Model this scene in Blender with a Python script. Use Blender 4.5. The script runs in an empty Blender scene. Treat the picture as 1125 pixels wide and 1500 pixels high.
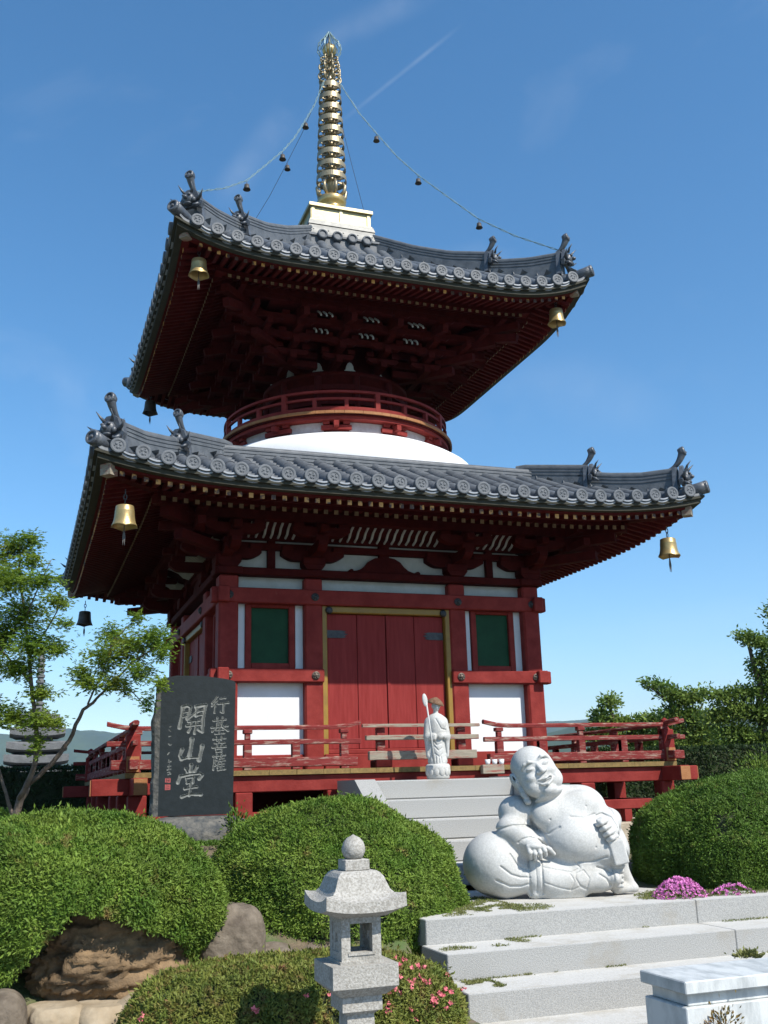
import bpy, math, random
import numpy as np
from mathutils import Vector, Matrix
random.seed(7); rng = np.random.default_rng(11)
SC = bpy.context.scene; COL = SC.collection
R = math.radians; PI = math.pi

# ---------------------------------------------------------------- camera
cd = bpy.data.cameras.new('camera'); cam = bpy.data.objects.new('camera', cd); COL.objects.link(cam)
cd.sensor_fit = 'VERTICAL'; cd.sensor_height = 24.0; cd.lens = 24.0*1498.5/1500
cd.clip_start = 0.05; cd.clip_end = 6000
def cam_axes(yaw, pitch, roll):
    cy, sy, cp, sp = math.cos(yaw), math.sin(yaw), math.cos(pitch), math.sin(pitch)
    f = Vector((sy*cp, cy*cp, sp)); r = Vector((cy, -sy, 0)); u = r.cross(f)
    c, s = math.cos(roll), math.sin(roll)
    return c*r+s*u, -s*r+c*u, f
cr, cu, cf = cam_axes(0.3427, 0.2635, -0.0289)
CAMLOC = Vector((-4.5103, -14.8393, 0.7716))
cam.matrix_world = Matrix(((cr.x, cu.x, -cf.x, CAMLOC.x), (cr.y, cu.y, -cf.y, CAMLOC.y), (cr.z, cu.z, -cf.z, CAMLOC.z), (0, 0, 0, 1)))
SC.camera = cam
# ---------------------------------------------------------------- light
SUNV = Vector((0.50, -1.0, 1.15)).normalized()
SUN_EL = math.asin(SUNV.z); SUN_ROT = math.atan2(SUNV.x, SUNV.y)
world = bpy.data.worlds.new("World"); SC.world = world; world.use_nodes = True
nt = world.node_tree; nt.nodes.clear()
wo = nt.nodes.new('ShaderNodeOutputWorld'); bg = nt.nodes.new('ShaderNodeBackground')
sky = nt.nodes.new('ShaderNodeTexSky'); sky.sky_type = 'NISHITA'; sky.sun_disc = False
sky.sun_elevation = SUN_EL; sky.sun_rotation = SUN_ROT; sky.altitude = 0; sky.air_density = 1.0; sky.dust_density = 0.35; sky.ozone_density = 3.5
bg.inputs['Strength'].default_value = 0.105
tc = nt.nodes.new('ShaderNodeTexCoord')
mp = nt.nodes.new('ShaderNodeMapping'); mp.inputs['Scale'].default_value = (1.2, 0.9, 3.2); mp.inputs['Rotation'].default_value = (0.2, 0.5, 0.4)
nz = nt.nodes.new('ShaderNodeTexNoise'); nz.inputs['Scale'].default_value = 2.2; nz.inputs['Detail'].default_value = 7; nz.inputs['Roughness'].default_value = 0.55; nz.inputs['Distortion'].default_value = 0.7
rp = nt.nodes.new('ShaderNodeValToRGB'); rp.color_ramp.elements[0].position = 0.52; rp.color_ramp.elements[0].color = (0, 0, 0, 1); rp.color_ramp.elements[1].position = 0.85; rp.color_ramp.elements[1].color = (0.16, 0.16, 0.16, 1)
mx = nt.nodes.new('ShaderNodeMixRGB'); mx.inputs['Color2'].default_value = (6.5, 7.0, 7.6, 1)
nt.links.new(tc.outputs['Generated'], mp.inputs['Vector']); nt.links.new(mp.outputs['Vector'], nz.inputs['Vector'])
nt.links.new(nz.outputs['Fac'], rp.inputs['Fac']); acc = rp.outputs['Color']
def node(kind, op=None, **v):
    n = nt.nodes.new(kind)
    if op: n.operation = op
    return n
def skydir(u, v): return (cf+cr*((u-562.5)/1498.5)-cu*((v-750)/1498.5)).normalized()
nz2 = nt.nodes.new('ShaderNodeTexNoise'); nz2.inputs['Scale'].default_value = 9; nz2.inputs['Detail'].default_value = 6; nt.links.new(tc.outputs['Generated'], nz2.inputs['Vector'])
for (a, b, w, ext, amp, nlo) in (((500, 178), (672, 40), .0030, .075, .13, .30), ((330, 285), (480, 100), .022, .10, .13, .40), ((-60, 500), (150, 590), .020, .09, .14, .40), ((440, 80), (640, -20), .018, .09, .10, .42), ((560, 600), (1100, 560), .05, .20, .07, .40)):
    da, db = skydir(*a), skydir(*b); nn_ = da.cross(db).normalized(); cc_ = (da+db).normalized()
    d1 = node('ShaderNodeVectorMath', 'DOT_PRODUCT'); d1.inputs[1].default_value = nn_; nt.links.new(tc.outputs['Generated'], d1.inputs[0])
    ab = node('ShaderNodeMath', 'ABSOLUTE'); nt.links.new(d1.outputs['Value'], ab.inputs[0])
    m1 = nt.nodes.new('ShaderNodeMapRange'); m1.interpolation_type = 'SMOOTHSTEP'; m1.inputs['From Min'].default_value = 0; m1.inputs['From Max'].default_value = w; m1.inputs['To Min'].default_value = amp; m1.inputs['To Max'].default_value = 0; nt.links.new(ab.outputs[0], m1.inputs['Value'])
    d2 = node('ShaderNodeVectorMath', 'DISTANCE'); d2.inputs[1].default_value = cc_; nt.links.new(tc.outputs['Generated'], d2.inputs[0])
    m2 = nt.nodes.new('ShaderNodeMapRange'); m2.interpolation_type = 'SMOOTHSTEP'; m2.inputs['From Min'].default_value = ext*.35; m2.inputs['From Max'].default_value = ext; m2.inputs['To Min'].default_value = 1; m2.inputs['To Max'].default_value = 0; nt.links.new(d2.outputs['Value'], m2.inputs['Value'])
    m3 = nt.nodes.new('ShaderNodeMapRange'); m3.inputs['From Min'].default_value = nlo; m3.inputs['From Max'].default_value = .62; nt.links.new(nz2.outputs['Fac'], m3.inputs['Value'])
    p1_ = node('ShaderNodeMath', 'MULTIPLY'); nt.links.new(m1.outputs[0], p1_.inputs[0]); nt.links.new(m2.outputs[0], p1_.inputs[1])
    p2_ = node('ShaderNodeMath', 'MULTIPLY'); nt.links.new(p1_.outputs[0], p2_.inputs[0]); nt.links.new(m3.outputs[0], p2_.inputs[1])
    p3_ = node('ShaderNodeMath', 'ADD'); nt.links.new(acc, p3_.inputs[0]); nt.links.new(p2_.outputs[0], p3_.inputs[1]); acc = p3_.outputs[0]
nt.links.new(acc, mx.inputs['Fac'])
hs = nt.nodes.new('ShaderNodeHueSaturation'); hs.inputs['Saturation'].default_value = 1.22; hs.inputs['Hue'].default_value = 0.494; hs.inputs['Value'].default_value = 1.30; nt.links.new(sky.outputs['Color'], hs.inputs['Color']); nt.links.new(hs.outputs['Color'], mx.inputs['Color1']); nt.links.new(mx.outputs['Color'], bg.inputs['Color']); nt.links.new(bg.outputs[0], wo.inputs['Surface'])
sl = bpy.data.lights.new('sun', 'SUN'); sl.energy = 4.9; sl.angle = R(0.53); sl.color = (1.0, 0.95, 0.87)
sun = bpy.data.objects.new('sun', sl); COL.objects.link(sun)
sun.rotation_euler = (-SUNV).to_track_quat('-Z', 'Y').to_euler()
SC.view_settings.view_transform = 'Standard'; SC.view_settings.look = 'None'; SC.view_settings.exposure = 0.50; SC.view_settings.gamma = 1.0
SC.cycles.max_bounces = 4; SC.cycles.diffuse_bounces = 2; SC.cycles.transparent_max_bounces = 6

# ---------------------------------------------------------------- materials
def mat(name, c1, c2=None, scale=6.0, rough=0.7, bump=0.0, bscale=None, metal=0.0, attr=False, stretch=None, contrast=(0.35, 0.65), c3=None, c3scale=1.5, c3pos=(0.6, 0.75), spec=0.5, trans=0.0):
    m = bpy.data.materials.new(name); m.use_nodes = True; t = m.node_tree; b = t.nodes['Principled BSDF']
    b.inputs['Roughness'].default_value = rough; b.inputs['Metallic'].default_value = metal
    b.inputs['Specular IOR Level'].default_value = spec
    N = t.nodes.new; L = t.links.new
    co = N('ShaderNodeTexCoord'); vec = co.outputs['Object']
    if stretch:
        mm = N('ShaderNodeMapping'); mm.inputs['Scale'].default_value = stretch; L(vec, mm.inputs['Vector']); vec = mm.outputs['Vector']
    out = None
    if c2 is not None:
        n = N('ShaderNodeTexNoise'); n.inputs['Scale'].default_value = scale; n.inputs['Detail'].default_value = 6; n.inputs['Roughness'].default_value = 0.65; L(vec, n.inputs['Vector'])
        r = N('ShaderNodeValToRGB'); r.color_ramp.elements[0].position = contrast[0]; r.color_ramp.elements[1].position = contrast[1]
        r.color_ramp.elements[0].color = (*c1, 1); r.color_ramp.elements[1].color = (*c2, 1); L(n.outputs['Fac'], r.inputs['Fac']); out = r.outputs['Color']
    else:
        g = N('ShaderNodeRGB'); g.outputs[0].default_value = (*c1, 1); out = g.outputs[0]
    if c3 is not None:
        n = N('ShaderNodeTexNoise'); n.inputs['Scale'].default_value = c3scale; n.inputs['Detail'].default_value = 8; n.inputs['Roughness'].default_value = 0.7; L(vec, n.inputs['Vector'])
        r = N('ShaderNodeValToRGB'); r.color_ramp.elements[0].position = c3pos[0]; r.color_ramp.elements[1].position = c3pos[1]
        r.color_ramp.elements[0].color = (0, 0, 0, 1); r.color_ramp.elements[1].color = (1, 1, 1, 1); L(n.outputs['Fac'], r.inputs['Fac'])
        mix = N('ShaderNodeMixRGB'); mix.inputs['Color2'].default_value = (*c3, 1); L(r.outputs['Color'], mix.inputs['Fac']); L(out, mix.inputs['Color1']); out = mix.outputs['Color']
    if attr:
        a = N('ShaderNodeAttribute'); a.attribute_name = 'tint'
        mix = N('ShaderNodeMixRGB'); mix.blend_type = 'MULTIPLY'; mix.inputs['Fac'].default_value = 1; L(out, mix.inputs['Color1']); L(a.outputs['Color'], mix.inputs['Color2']); out = mix.outputs['Color']
    L(out, b.inputs['Base Color'])
    if bump > 0:
        n = N('ShaderNodeTexNoise'); n.inputs['Scale'].default_value = bscale or scale*4; n.inputs['Detail'].default_value = 6; L(vec, n.inputs['Vector'])
        bu = N('ShaderNodeBump'); bu.inputs['Strength'].default_value = bump; bu.inputs['Distance'].default_value = 0.02; L(n.outputs['Fac'], bu.inputs['Height']); L(bu.outputs['Normal'], b.inputs['Normal'])
    if trans > 0:
        tr = N('ShaderNodeBsdfTranslucent'); L(out, tr.inputs['Color']); ms = N('ShaderNodeMixShader'); ms.inputs['Fac'].default_value = trans
        L(b.outputs[0], ms.inputs[1]); L(tr.outputs[0], ms.inputs[2]); L(ms.outputs[0], t.nodes['Material Output'].inputs['Surface'])
    return m
M = {}
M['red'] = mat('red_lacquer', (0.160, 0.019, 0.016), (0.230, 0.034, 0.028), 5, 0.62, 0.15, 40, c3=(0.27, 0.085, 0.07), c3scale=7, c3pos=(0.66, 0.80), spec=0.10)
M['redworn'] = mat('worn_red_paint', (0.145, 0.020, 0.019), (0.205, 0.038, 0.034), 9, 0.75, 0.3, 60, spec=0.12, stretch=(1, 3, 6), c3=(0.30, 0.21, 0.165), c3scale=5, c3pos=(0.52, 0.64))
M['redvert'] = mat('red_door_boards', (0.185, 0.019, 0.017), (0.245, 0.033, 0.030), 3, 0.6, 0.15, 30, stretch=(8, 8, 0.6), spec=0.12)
M['shadered'] = mat('shaded_red_timber', (0.038, 0.0045, 0.0045), (0.062, 0.008, 0.007), 8, 0.75, 0.2, 40, spec=0.06)  # red darkened so the shade under eaves and floors sits in the colour
M['rafter'] = mat('shaded_rafter_red', (0.065, 0.007, 0.007), (0.095, 0.011, 0.010), 8, 0.7, 0.2, 40, spec=0.08)  # red of the rafters darkened to carry the eave shade
M['deck'] = mat('weathered_deck_plank', (0.13, 0.085, 0.022), (0.22, 0.14, 0.04), 6, 0.75, 0.3, 40, stretch=(5, 1, 5), c3=(0.27, 0.10, 0.03), c3scale=1.2)
M['endwood'] = mat('orange_beam_end', (0.26, 0.10, 0.028), (0.32, 0.135, 0.045), 8, 0.7, 0.2)
M['greywood'] = mat('bare_grey_timber', (0.21, 0.185, 0.14), (0.29, 0.25, 0.19), 9, 0.8, 0.3, 50, stretch=(1, 4, 8), c3=(0.22, 0.055, 0.04), c3scale=4, c3pos=(0.5, 0.62))
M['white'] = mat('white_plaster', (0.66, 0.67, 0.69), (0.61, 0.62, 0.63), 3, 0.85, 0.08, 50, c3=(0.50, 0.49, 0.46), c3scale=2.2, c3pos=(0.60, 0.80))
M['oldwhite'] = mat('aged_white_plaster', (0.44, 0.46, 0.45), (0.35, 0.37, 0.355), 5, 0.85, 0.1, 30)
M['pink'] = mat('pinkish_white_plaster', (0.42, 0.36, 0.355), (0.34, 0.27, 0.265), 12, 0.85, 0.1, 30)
M['green'] = mat('green_lattice', (0.004, 0.038, 0.014), (0.007, 0.052, 0.020), 6, 0.6, spec=0.2)
M['ochre'] = mat('ochre_door_frame', (0.26, 0.15, 0.013), (0.21, 0.115, 0.012), 7, 0.5)
M['iron'] = mat('dark_iron', (0.025, 0.027, 0.03), (0.06, 0.06, 0.06), 20, 0.45, 0.2, metal=0.6)
M['bronze'] = mat('bronze_boss', (0.07, 0.055, 0.045), (0.13, 0.10, 0.08), 30, 0.5, 0.3, metal=0.5)
M['tile'] = mat('grey_roof_tile', (0.070, 0.079, 0.090), (0.112, 0.122, 0.134), 9, 0.55, 0.12, 60, spec=0.35, c3=(0.135, 0.148, 0.165), c3scale=14, c3pos=(0.60, 0.80))
M['tilel'] = mat('pale_eave_tile', (0.20, 0.215, 0.235), (0.29, 0.305, 0.325), 9, 0.4, 0.08, 60)
M['oni'] = mat('glossy_ridge_tile', (0.045, 0.052, 0.062), (0.095, 0.105, 0.12), 12, 0.42, 0.2, 40, spec=0.5)
M['board'] = mat('olive_eave_board', (0.018, 0.018, 0.010), (0.032, 0.030, 0.017), 8, 0.8, 0.2, 30)
M['gold'] = mat('gilded_metal', (0.46, 0.31, 0.11), (0.54, 0.39, 0.18), 6, 0.33, 0.08, 30, metal=0.75)
M['goldpale'] = mat('pale_gold_sheet', (0.36, 0.31, 0.17), (0.44, 0.385, 0.23), 4, 0.45, 0.1, 20, metal=0.5)
M['ringgold'] = mat('weathered_gilt_ring', (0.26, 0.21, 0.13), (0.36, 0.30, 0.19), 9, 0.42, 0.1, 40, metal=0.55)
M['silver'] = mat('silver_sheet', (0.15, 0.15, 0.143), (0.21, 0.21, 0.198), 9, 0.55, 0.1, 30, metal=0.55)
M['tip'] = mat('gilded_rafter_tip', (0.05, 0.02, 0.01), (0.50, 0.25, 0.06), 9, 0.5, contrast=(0.46, 0.56))  # dark and gilt blotches paint in sunlight catching only some of the tips
M['dulltip'] = mat('dull_rafter_tip', (0.10, 0.06, 0.03), (0.26, 0.17, 0.08), 11, 0.6)
M['bellgold'] = mat('gilt_bell', (0.46, 0.33, 0.14), (0.36, 0.26, 0.11), 14, 0.38, 0.1, 60, metal=0.6, c3=(0.30, 0.22, 0.10), c3scale=18)
M['belldark'] = mat('tarnished_bell', (0.05, 0.045, 0.04), (0.09, 0.08, 0.07), 14, 0.55, 0.1, metal=0.4)
M['chain'] = mat('verdigris_chain', (0.20, 0.30, 0.31), (0.13, 0.20, 0.21), 20, 0.5, metal=0.2)
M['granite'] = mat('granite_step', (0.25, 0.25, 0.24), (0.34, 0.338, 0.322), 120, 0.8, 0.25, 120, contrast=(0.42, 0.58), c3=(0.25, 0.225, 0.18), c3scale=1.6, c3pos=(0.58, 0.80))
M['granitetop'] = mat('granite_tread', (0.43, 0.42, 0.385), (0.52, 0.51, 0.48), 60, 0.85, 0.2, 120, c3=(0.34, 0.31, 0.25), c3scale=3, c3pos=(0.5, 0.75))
M['statue'] = mat('pale_statue_granite', (0.42, 0.42, 0.40), (0.50, 0.498, 0.475), 70, 0.75, 0.10, 110, contrast=(0.4, 0.6), c3=(0.30, 0.28, 0.24), c3scale=2.4, c3pos=(0.52, 0.80))
M['lantern'] = mat('lantern_granite', (0.245, 0.23, 0.20), (0.40, 0.385, 0.35), 80, 0.85, 0.3, 110, contrast=(0.4, 0.6), c3=(0.15, 0.14, 0.12), c3scale=5, c3pos=(0.55, 0.78))
M['marble'] = mat('veined_marble', (0.56, 0.58, 0.57), (0.30, 0.32, 0.32), 3.2, 0.5, 0.1, 60, stretch=(2.6, 1.2, 0.8), contrast=(0.42, 0.70))
M['beige'] = mat('beige_foundation_stone', (0.32, 0.26, 0.19), (0.42, 0.36, 0.27), 8, 0.85, 0.3, 60)
M['slate'] = mat('dark_slate', (0.007, 0.011, 0.012), (0.012, 0.017, 0.019), 18, 0.6, 0.08, 60, spec=0.25)
M['slaterough'] = mat('rough_slate_edge', (0.035, 0.040, 0.042), (0.13, 0.12, 0.10), 14, 0.8, 0.9, 20)
M['carve'] = mat('carved_stroke', (0.18, 0.185, 0.17), (0.11, 0.115, 0.105), 18, 0.8)
M['seal'] = mat('red_seal', (0.34, 0.06, 0.05), (0.25, 0.05, 0.05), 30, 0.7)
M['rockbrown'] = mat('brown_rock', (0.085, 0.055, 0.028), (0.24, 0.155, 0.078), 5, 0.85, 1.0, 22, c3=(0.27, 0.18, 0.10), c3scale=7)
M['rockgrey'] = mat('grey_rock', (0.075, 0.056, 0.038), (0.18, 0.145, 0.105), 6, 0.85, 0.8, 18)
M['rockbeige'] = mat('beige_flat_rock', (0.26, 0.20, 0.125), (0.38, 0.31, 0.215), 4, 0.85, 0.6, 14, c3=(0.26, 0.25, 0.23), c3scale=3)
M['hat'] = mat('weathered_hat', (0.10, 0.045, 0.02), (0.20, 0.12, 0.07), 20, 0.85, 0.3)
M['mortar'] = mat('pale_mortar', (0.30, 0.31, 0.32), (0.38, 0.39, 0.40), 10, 0.9, 0.5, 30)
M['soil'] = mat('garden_soil', (0.10, 0.075, 0.045), (0.17, 0.13, 0.08), 10, 0.95, 0.8, 40, c3=(0.07, 0.11, 0.03), c3scale=2, c3pos=(0.45, 0.6))
M['paving'] = mat('pale_paving', (0.16, 0.155, 0.14), (0.22, 0.21, 0.195), 30, 0.9, 0.2, 60)
M['far'] = mat('forested_hill', (0.022, 0.045, 0.018), (0.045, 0.075, 0.028), 0.012, 0.95, 0.0)
M['field'] = mat('valley_floor', (0.05, 0.08, 0.03), (0.10, 0.13, 0.06), 0.02, 0.95)
M['bark'] = mat('maple_bark', (0.09, 0.065, 0.05), (0.17, 0.13, 0.10), 14, 0.9, 0.6, 50)
M['stonefar'] = mat('old_stone_tower', (0.10, 0.105, 0.11), (0.15, 0.155, 0.16), 6, 0.85, 0.4, 30)
def leafmat(n, a, b, sc=3.0, trans=0.25, c3=None, **k):
    M[n] = mat(n, a, b, sc, 0.6, 0, attr=True, trans=trans, c3=c3, spec=0.25, **k)
leafmat('juniper_leaf', (0.080, 0.155, 0.019), (0.180, 0.255, 0.040), 3.2, 0.25, c3=(0.24, 0.15, 0.06), c3scale=4.0, c3pos=(0.59, 0.70))
leafmat('bush_leaf', (0.060, 0.125, 0.015), (0.110, 0.185, 0.026), 2.5, 0.25, c3=(0.17, 0.12, 0.045), c3scale=5, c3pos=(0.60, 0.75))
leafmat('azalea_leaf', (0.11, 0.150, 0.026), (0.20, 0.210, 0.045), 6, 0.2, c3=(0.18, 0.08, 0.04), c3scale=9, c3pos=(0.52, 0.66))
leafmat('hedge_leaf', (0.018, 0.036, 0.009), (0.032, 0.058, 0.014), 2, 0.15)
leafmat('maple_leaf', (0.110, 0.205, 0.022), (0.22, 0.290, 0.036), 3, 0.45, c3=(0.22, 0.13, 0.03), c3scale=2.2, c3pos=(0.58, 0.75))
leafmat('pine_leaf', (0.100, 0.175, 0.034), (0.20, 0.27, 0.060), 0.9, 0.35)
leafmat('moss_leaf', (0.12, 0.15, 0.04), (0.22, 0.22, 0.08), 4, 0.2)
leafmat('weed_leaf', (0.16, 0.15, 0.04), (0.30, 0.16, 0.06), 9, 0.3)
leafmat('pink_petal', (0.62, 0.16, 0.48), (0.72, 0.28, 0.60), 20, 0.2)
leafmat('azalea_petal', (0.70, 0.13, 0.19), (0.78, 0.25, 0.28), 20, 0.2)
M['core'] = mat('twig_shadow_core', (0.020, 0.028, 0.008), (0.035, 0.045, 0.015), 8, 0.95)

# ---------------------------------------------------------------- mesh helpers
def link(name, me, m, parent=None, label=None, cat=None, group=None, kind=None):
    o = bpy.data.objects.new(name, me); COL.objects.link(o)
    for mm in (m if isinstance(m, (list, tuple)) else [m]): me.materials.append(M[mm])
    if parent is not None:
        o.parent = parent; o.matrix_parent_inverse = BASE.get(parent.name, Matrix())
    tag(o, label, cat, group, kind); return o
def tag(o, label=None, cat=None, group=None, kind=None):
    if label: o['label'] = label
    if cat: o['category'] = cat
    if group: o['group'] = group
    if kind: o['kind'] = kind
    return o
BASE = {}
def reg(o):
    Mx = Matrix.Translation(o.location) @ o.rotation_euler.to_matrix().to_4x4()
    if o.parent is not None: Mx = Matrix(PW[o.parent.name]) @ o.matrix_parent_inverse @ Mx
    PW[o.name] = Mx; BASE[o.name] = Mx.inverted(); return o
PW = {}
def empty(name, loc, label=None, cat=None, group=None, rz=0, parent=None):
    o = bpy.data.objects.new(name, None); COL.objects.link(o); o.empty_display_size = 0.2
    o.location = loc; o.rotation_euler = (0, 0, rz)
    if parent is not None: o.parent = parent
    reg(o); tag(o, label, cat, group); return o
class MB:
    def __init__(s): s.v = []; s.f = []; s.mi = []; s.cur = 0; s.sm = []; s.smooth = False; s.marks = []
    def piece(s):
        if not s.marks or s.marks[-1] != (len(s.v), len(s.f)): s.marks.append((len(s.v), len(s.f)))
    def add(s, vs, fs):
        n = len(s.v); s.v.extend(tuple(p) for p in vs)
        for f in fs: s.f.append(tuple(i+n for i in f)); s.mi.append(s.cur); s.sm.append(s.smooth)
    def bx(s, x0, x1, y0, y1, z0, z1, bev=0):
        if bev <= 0:
            vs = [(x, y, z) for z in (z0, z1) for y in (y0, y1) for x in (x0, x1)]
            s.add(vs, [(0, 2, 3, 1), (4, 5, 7, 6), (0, 1, 5, 4), (2, 6, 7, 3), (0, 4, 6, 2), (1, 3, 7, 5)])
        else:
            b = bev; cx, cy, cz = (x0+x1)/2, (y0+y1)/2, (z0+z1)/2; hx, hy, hz = (x1-x0)/2, (y1-y0)/2, (z1-z0)/2
            s.bbox(Matrix.Translation((cx, cy, cz)), hx, hy, hz, b)
    def bbox(s, mw, hx, hy, hz, b):
        vs = []; idx = {}
        for sx in (-1, 1):
            for sy in (-1, 1):
                for sz in (-1, 1):
                    for k, d in enumerate(((0, 1, 1), (1, 0, 1), (1, 1, 0))):
                        idx[(sx, sy, sz, k)] = len(vs)
                        vs.append(mw @ Vector((sx*(hx-b*d[0]), sy*(hy-b*d[1]), sz*(hz-b*d[2]))))
        I = idx; fs = []
        for q in (-1, 1):
            fs.append([I[(q, a, c, 0)] for a, c in ((-1, -1), (1, -1), (1, 1), (-1, 1))][::q])
            fs.append([I[(a, q, c, 1)] for a, c in ((-1, -1), (1, -1), (1, 1), (-1, 1))][::-q])
            fs.append([I[(a, c, q, 2)] for a, c in ((-1, -1), (1, -1), (1, 1), (-1, 1))][::q])
        for a in (-1, 1):
            for c in (-1, 1):
                fs.append([I[(-1, a, c, 1)], I[(1, a, c, 1)], I[(1, a, c, 2)], I[(-1, a, c, 2)]][::-a*c])
                fs.append([I[(a, -1, c, 0)], I[(a, 1, c, 0)], I[(a, 1, c, 2)], I[(a, -1, c, 2)]][::a*c])
                fs.append([I[(a, c, -1, 0)], I[(a, c, 1, 0)], I[(a, c, 1, 1)], I[(a, c, -1, 1)]][::-a*c])
                for e in (-1, 1): fs.append([I[(a, c, e, 0)], I[(a, c, e, 1)], I[(a, c, e, 2)]][::a*c*e])
        s.add(vs, fs)
    def beam(s, p0, p1, w, h, up=(0, 0, 1), bev=0.0):
        p0, p1 = Vector(p0), Vector(p1); d = p1-p0; L = d.length; d.normalize()
        r = d.cross(Vector(up)).normalized(); u = r.cross(d)
        c = (p0+p1)/2
        mw = Matrix(((r.x, d.x, u.x, c.x), (r.y, d.y, u.y, c.y), (r.z, d.z, u.z, c.z), (0, 0, 0, 1)))
        if bev > 0: s.bbox(mw, w/2, L/2, h/2, bev); return
        vs = [mw @ Vector((x, y, z)) for z in (-h/2, h/2) for y in (-L/2, L/2) for x in (-w/2, w/2)]
        s.add(vs, [(0, 2, 3, 1), (4, 5, 7, 6), (0, 1, 5, 4), (2, 6, 7, 3), (0, 4, 6, 2), (1, 3, 7, 5)])
    def tube(s, pts, r, n=8, cap=True):
        pts = [Vector(p) for p in pts]; rs = r if isinstance(r, (list, tuple, np.ndarray)) else [r]*len(pts)
        vs = []; prev = None
        for i, p in enumerate(pts):
            d = (pts[min(i+1, len(pts)-1)]-pts[max(i-1, 0)]).normalized()
            if prev is None:
                a = d.cross(Vector((0, 0, 1)));  a = a if a.length > 1e-3 else d.cross(Vector((1, 0, 0)))
                a.normalize()
            else: a = (prev-d*prev.dot(d)).normalized()
            prev = a; b = d.cross(a)
            for k in range(n):
                t = 2*PI*k/n; vs.append(p+(a*math.cos(t)+b*math.sin(t))*rs[i])
        fs = []
        for i in range(len(pts)-1):
            for k in range(n):
                k2 = (k+1) % n; fs.append((i*n+k, i*n+k2, (i+1)*n+k2, (i+1)*n+k))
        if cap: fs.append(tuple(range(n))[::-1]); fs.append(tuple((len(pts)-1)*n+k for k in range(n)))
        s.add(vs, fs)
    def lathe(s, prof, c=(0, 0, 0), n=24, M4=None, cap=True):
        vs = []
        for r, z in prof:
            for k in range(n):
                t = 2*PI*k/n; p = Vector((r*math.cos(t), r*math.sin(t), z)); p = M4 @ p if M4 else p
                vs.append(p+Vector(c))
        fs = []
        for i in range(len(prof)-1):
            for k in range(n):
                k2 = (k+1) % n; fs.append((i*n+k, i*n+k2, (i+1)*n+k2, (i+1)*n+k))
        if cap:
            if prof[0][0] > 1e-4: fs.append(tuple(range(n))[::-1])
            if prof[-1][0] > 1e-4: fs.append(tuple((len(prof)-1)*n+k for k in range(n)))
        s.add(vs, fs)
    def prism(s, poly, o, ax, ay, d):
        """polygon (a,b) in plane o+a*ax+b*ay extruded by vector d"""
        o, ax, ay, d = Vector(o), Vector(ax), Vector(ay), Vector(d); n = len(poly)
        A = [o+ax*a+ay*b for a, b in poly]; B = [p+d for p in A]
        s.add(A+B, [tuple(range(n)), tuple(range(2*n-1, n-1, -1))]+[(i, i+n, (i+1) % n+n, (i+1) % n) for i in range(n)])
    def sweep(s, prof, pts, lat=None, cap=True, closed=True):
        """prof [(lateral, up)] swept along pts; lat = fixed lateral vector or None"""
        pts = [Vector(p) for p in pts]; m = len(prof); vs = []
        for i, p in enumerate(pts):
            d = (pts[min(i+1, len(pts)-1)]-pts[max(i-1, 0)]).normalized()
            l = Vector(lat) if lat is not None else d.cross(Vector((0, 0, 1))).normalized()
            for a, b in prof: vs.append(p+l*a+Vector((0, 0, b)))
        fs = []
        for i in range(len(pts)-1):
            for k in range(m if closed else m-1):
                k2 = (k+1) % m; fs.append((i*m+k, i*m+k2, (i+1)*m+k2, (i+1)*m+k))
        if cap and closed: fs.append(tuple(range(m))[::-1]); fs.append(tuple((len(pts)-1)*m+k for k in range(m)))
        s.add(vs, fs)
    def ball(s, c, r, n=10, m=7, M3=None):
        rx, ry, rz = r if isinstance(r, (tuple, list)) else (r, r, r); vs = []; c = Vector(c)
        for i in range(m+1):
            ph = PI*i/m
            for k in range(n):
                t = 2*PI*k/n; p = Vector((rx*math.sin(ph)*math.cos(t), ry*math.sin(ph)*math.sin(t), -rz*math.cos(ph)))
                vs.append(c+(M3 @ p if M3 else p))
        fs = [(i*n+k, i*n+(k+1) % n, (i+1)*n+(k+1) % n, (i+1)*n+k) for i in range(m) for k in range(n)]
        s.add(vs, fs)
    def mesh(s, name):
        me = bpy.data.meshes.new(name); me.from_pydata([tuple(v) for v in s.v], [], s.f)
        me.polygons.foreach_set('material_index', s.mi); me.polygons.foreach_set('use_smooth', s.sm)
        me.update(); return me
    def build(s, name, m, parent=None, fix=True, **k):
        if s.marks:                      # one object per piece
            out = []; mk = s.marks+[(len(s.v), len(s.f))]
            for (v0, f0), (v1, f1) in zip(mk, mk[1:]):
                q = MB(); q.v = s.v[v0:v1]; q.f = [tuple(i-v0 for i in f) for f in s.f[f0:f1]]; q.mi = s.mi[f0:f1]; q.sm = s.sm[f0:f1]
                if q.f: out.append(q.build(name, m, parent, fix, **k))
            return out
        me = s.mesh(name)
        if fix:
            import bmesh
            b = bmesh.new(); b.from_mesh(me); bmesh.ops.remove_doubles(b, verts=b.verts, dist=1e-5); bmesh.ops.recalc_face_normals(b, faces=b.faces); b.to_mesh(me); b.free()
        return link(name, me, m, parent, **k)
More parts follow.
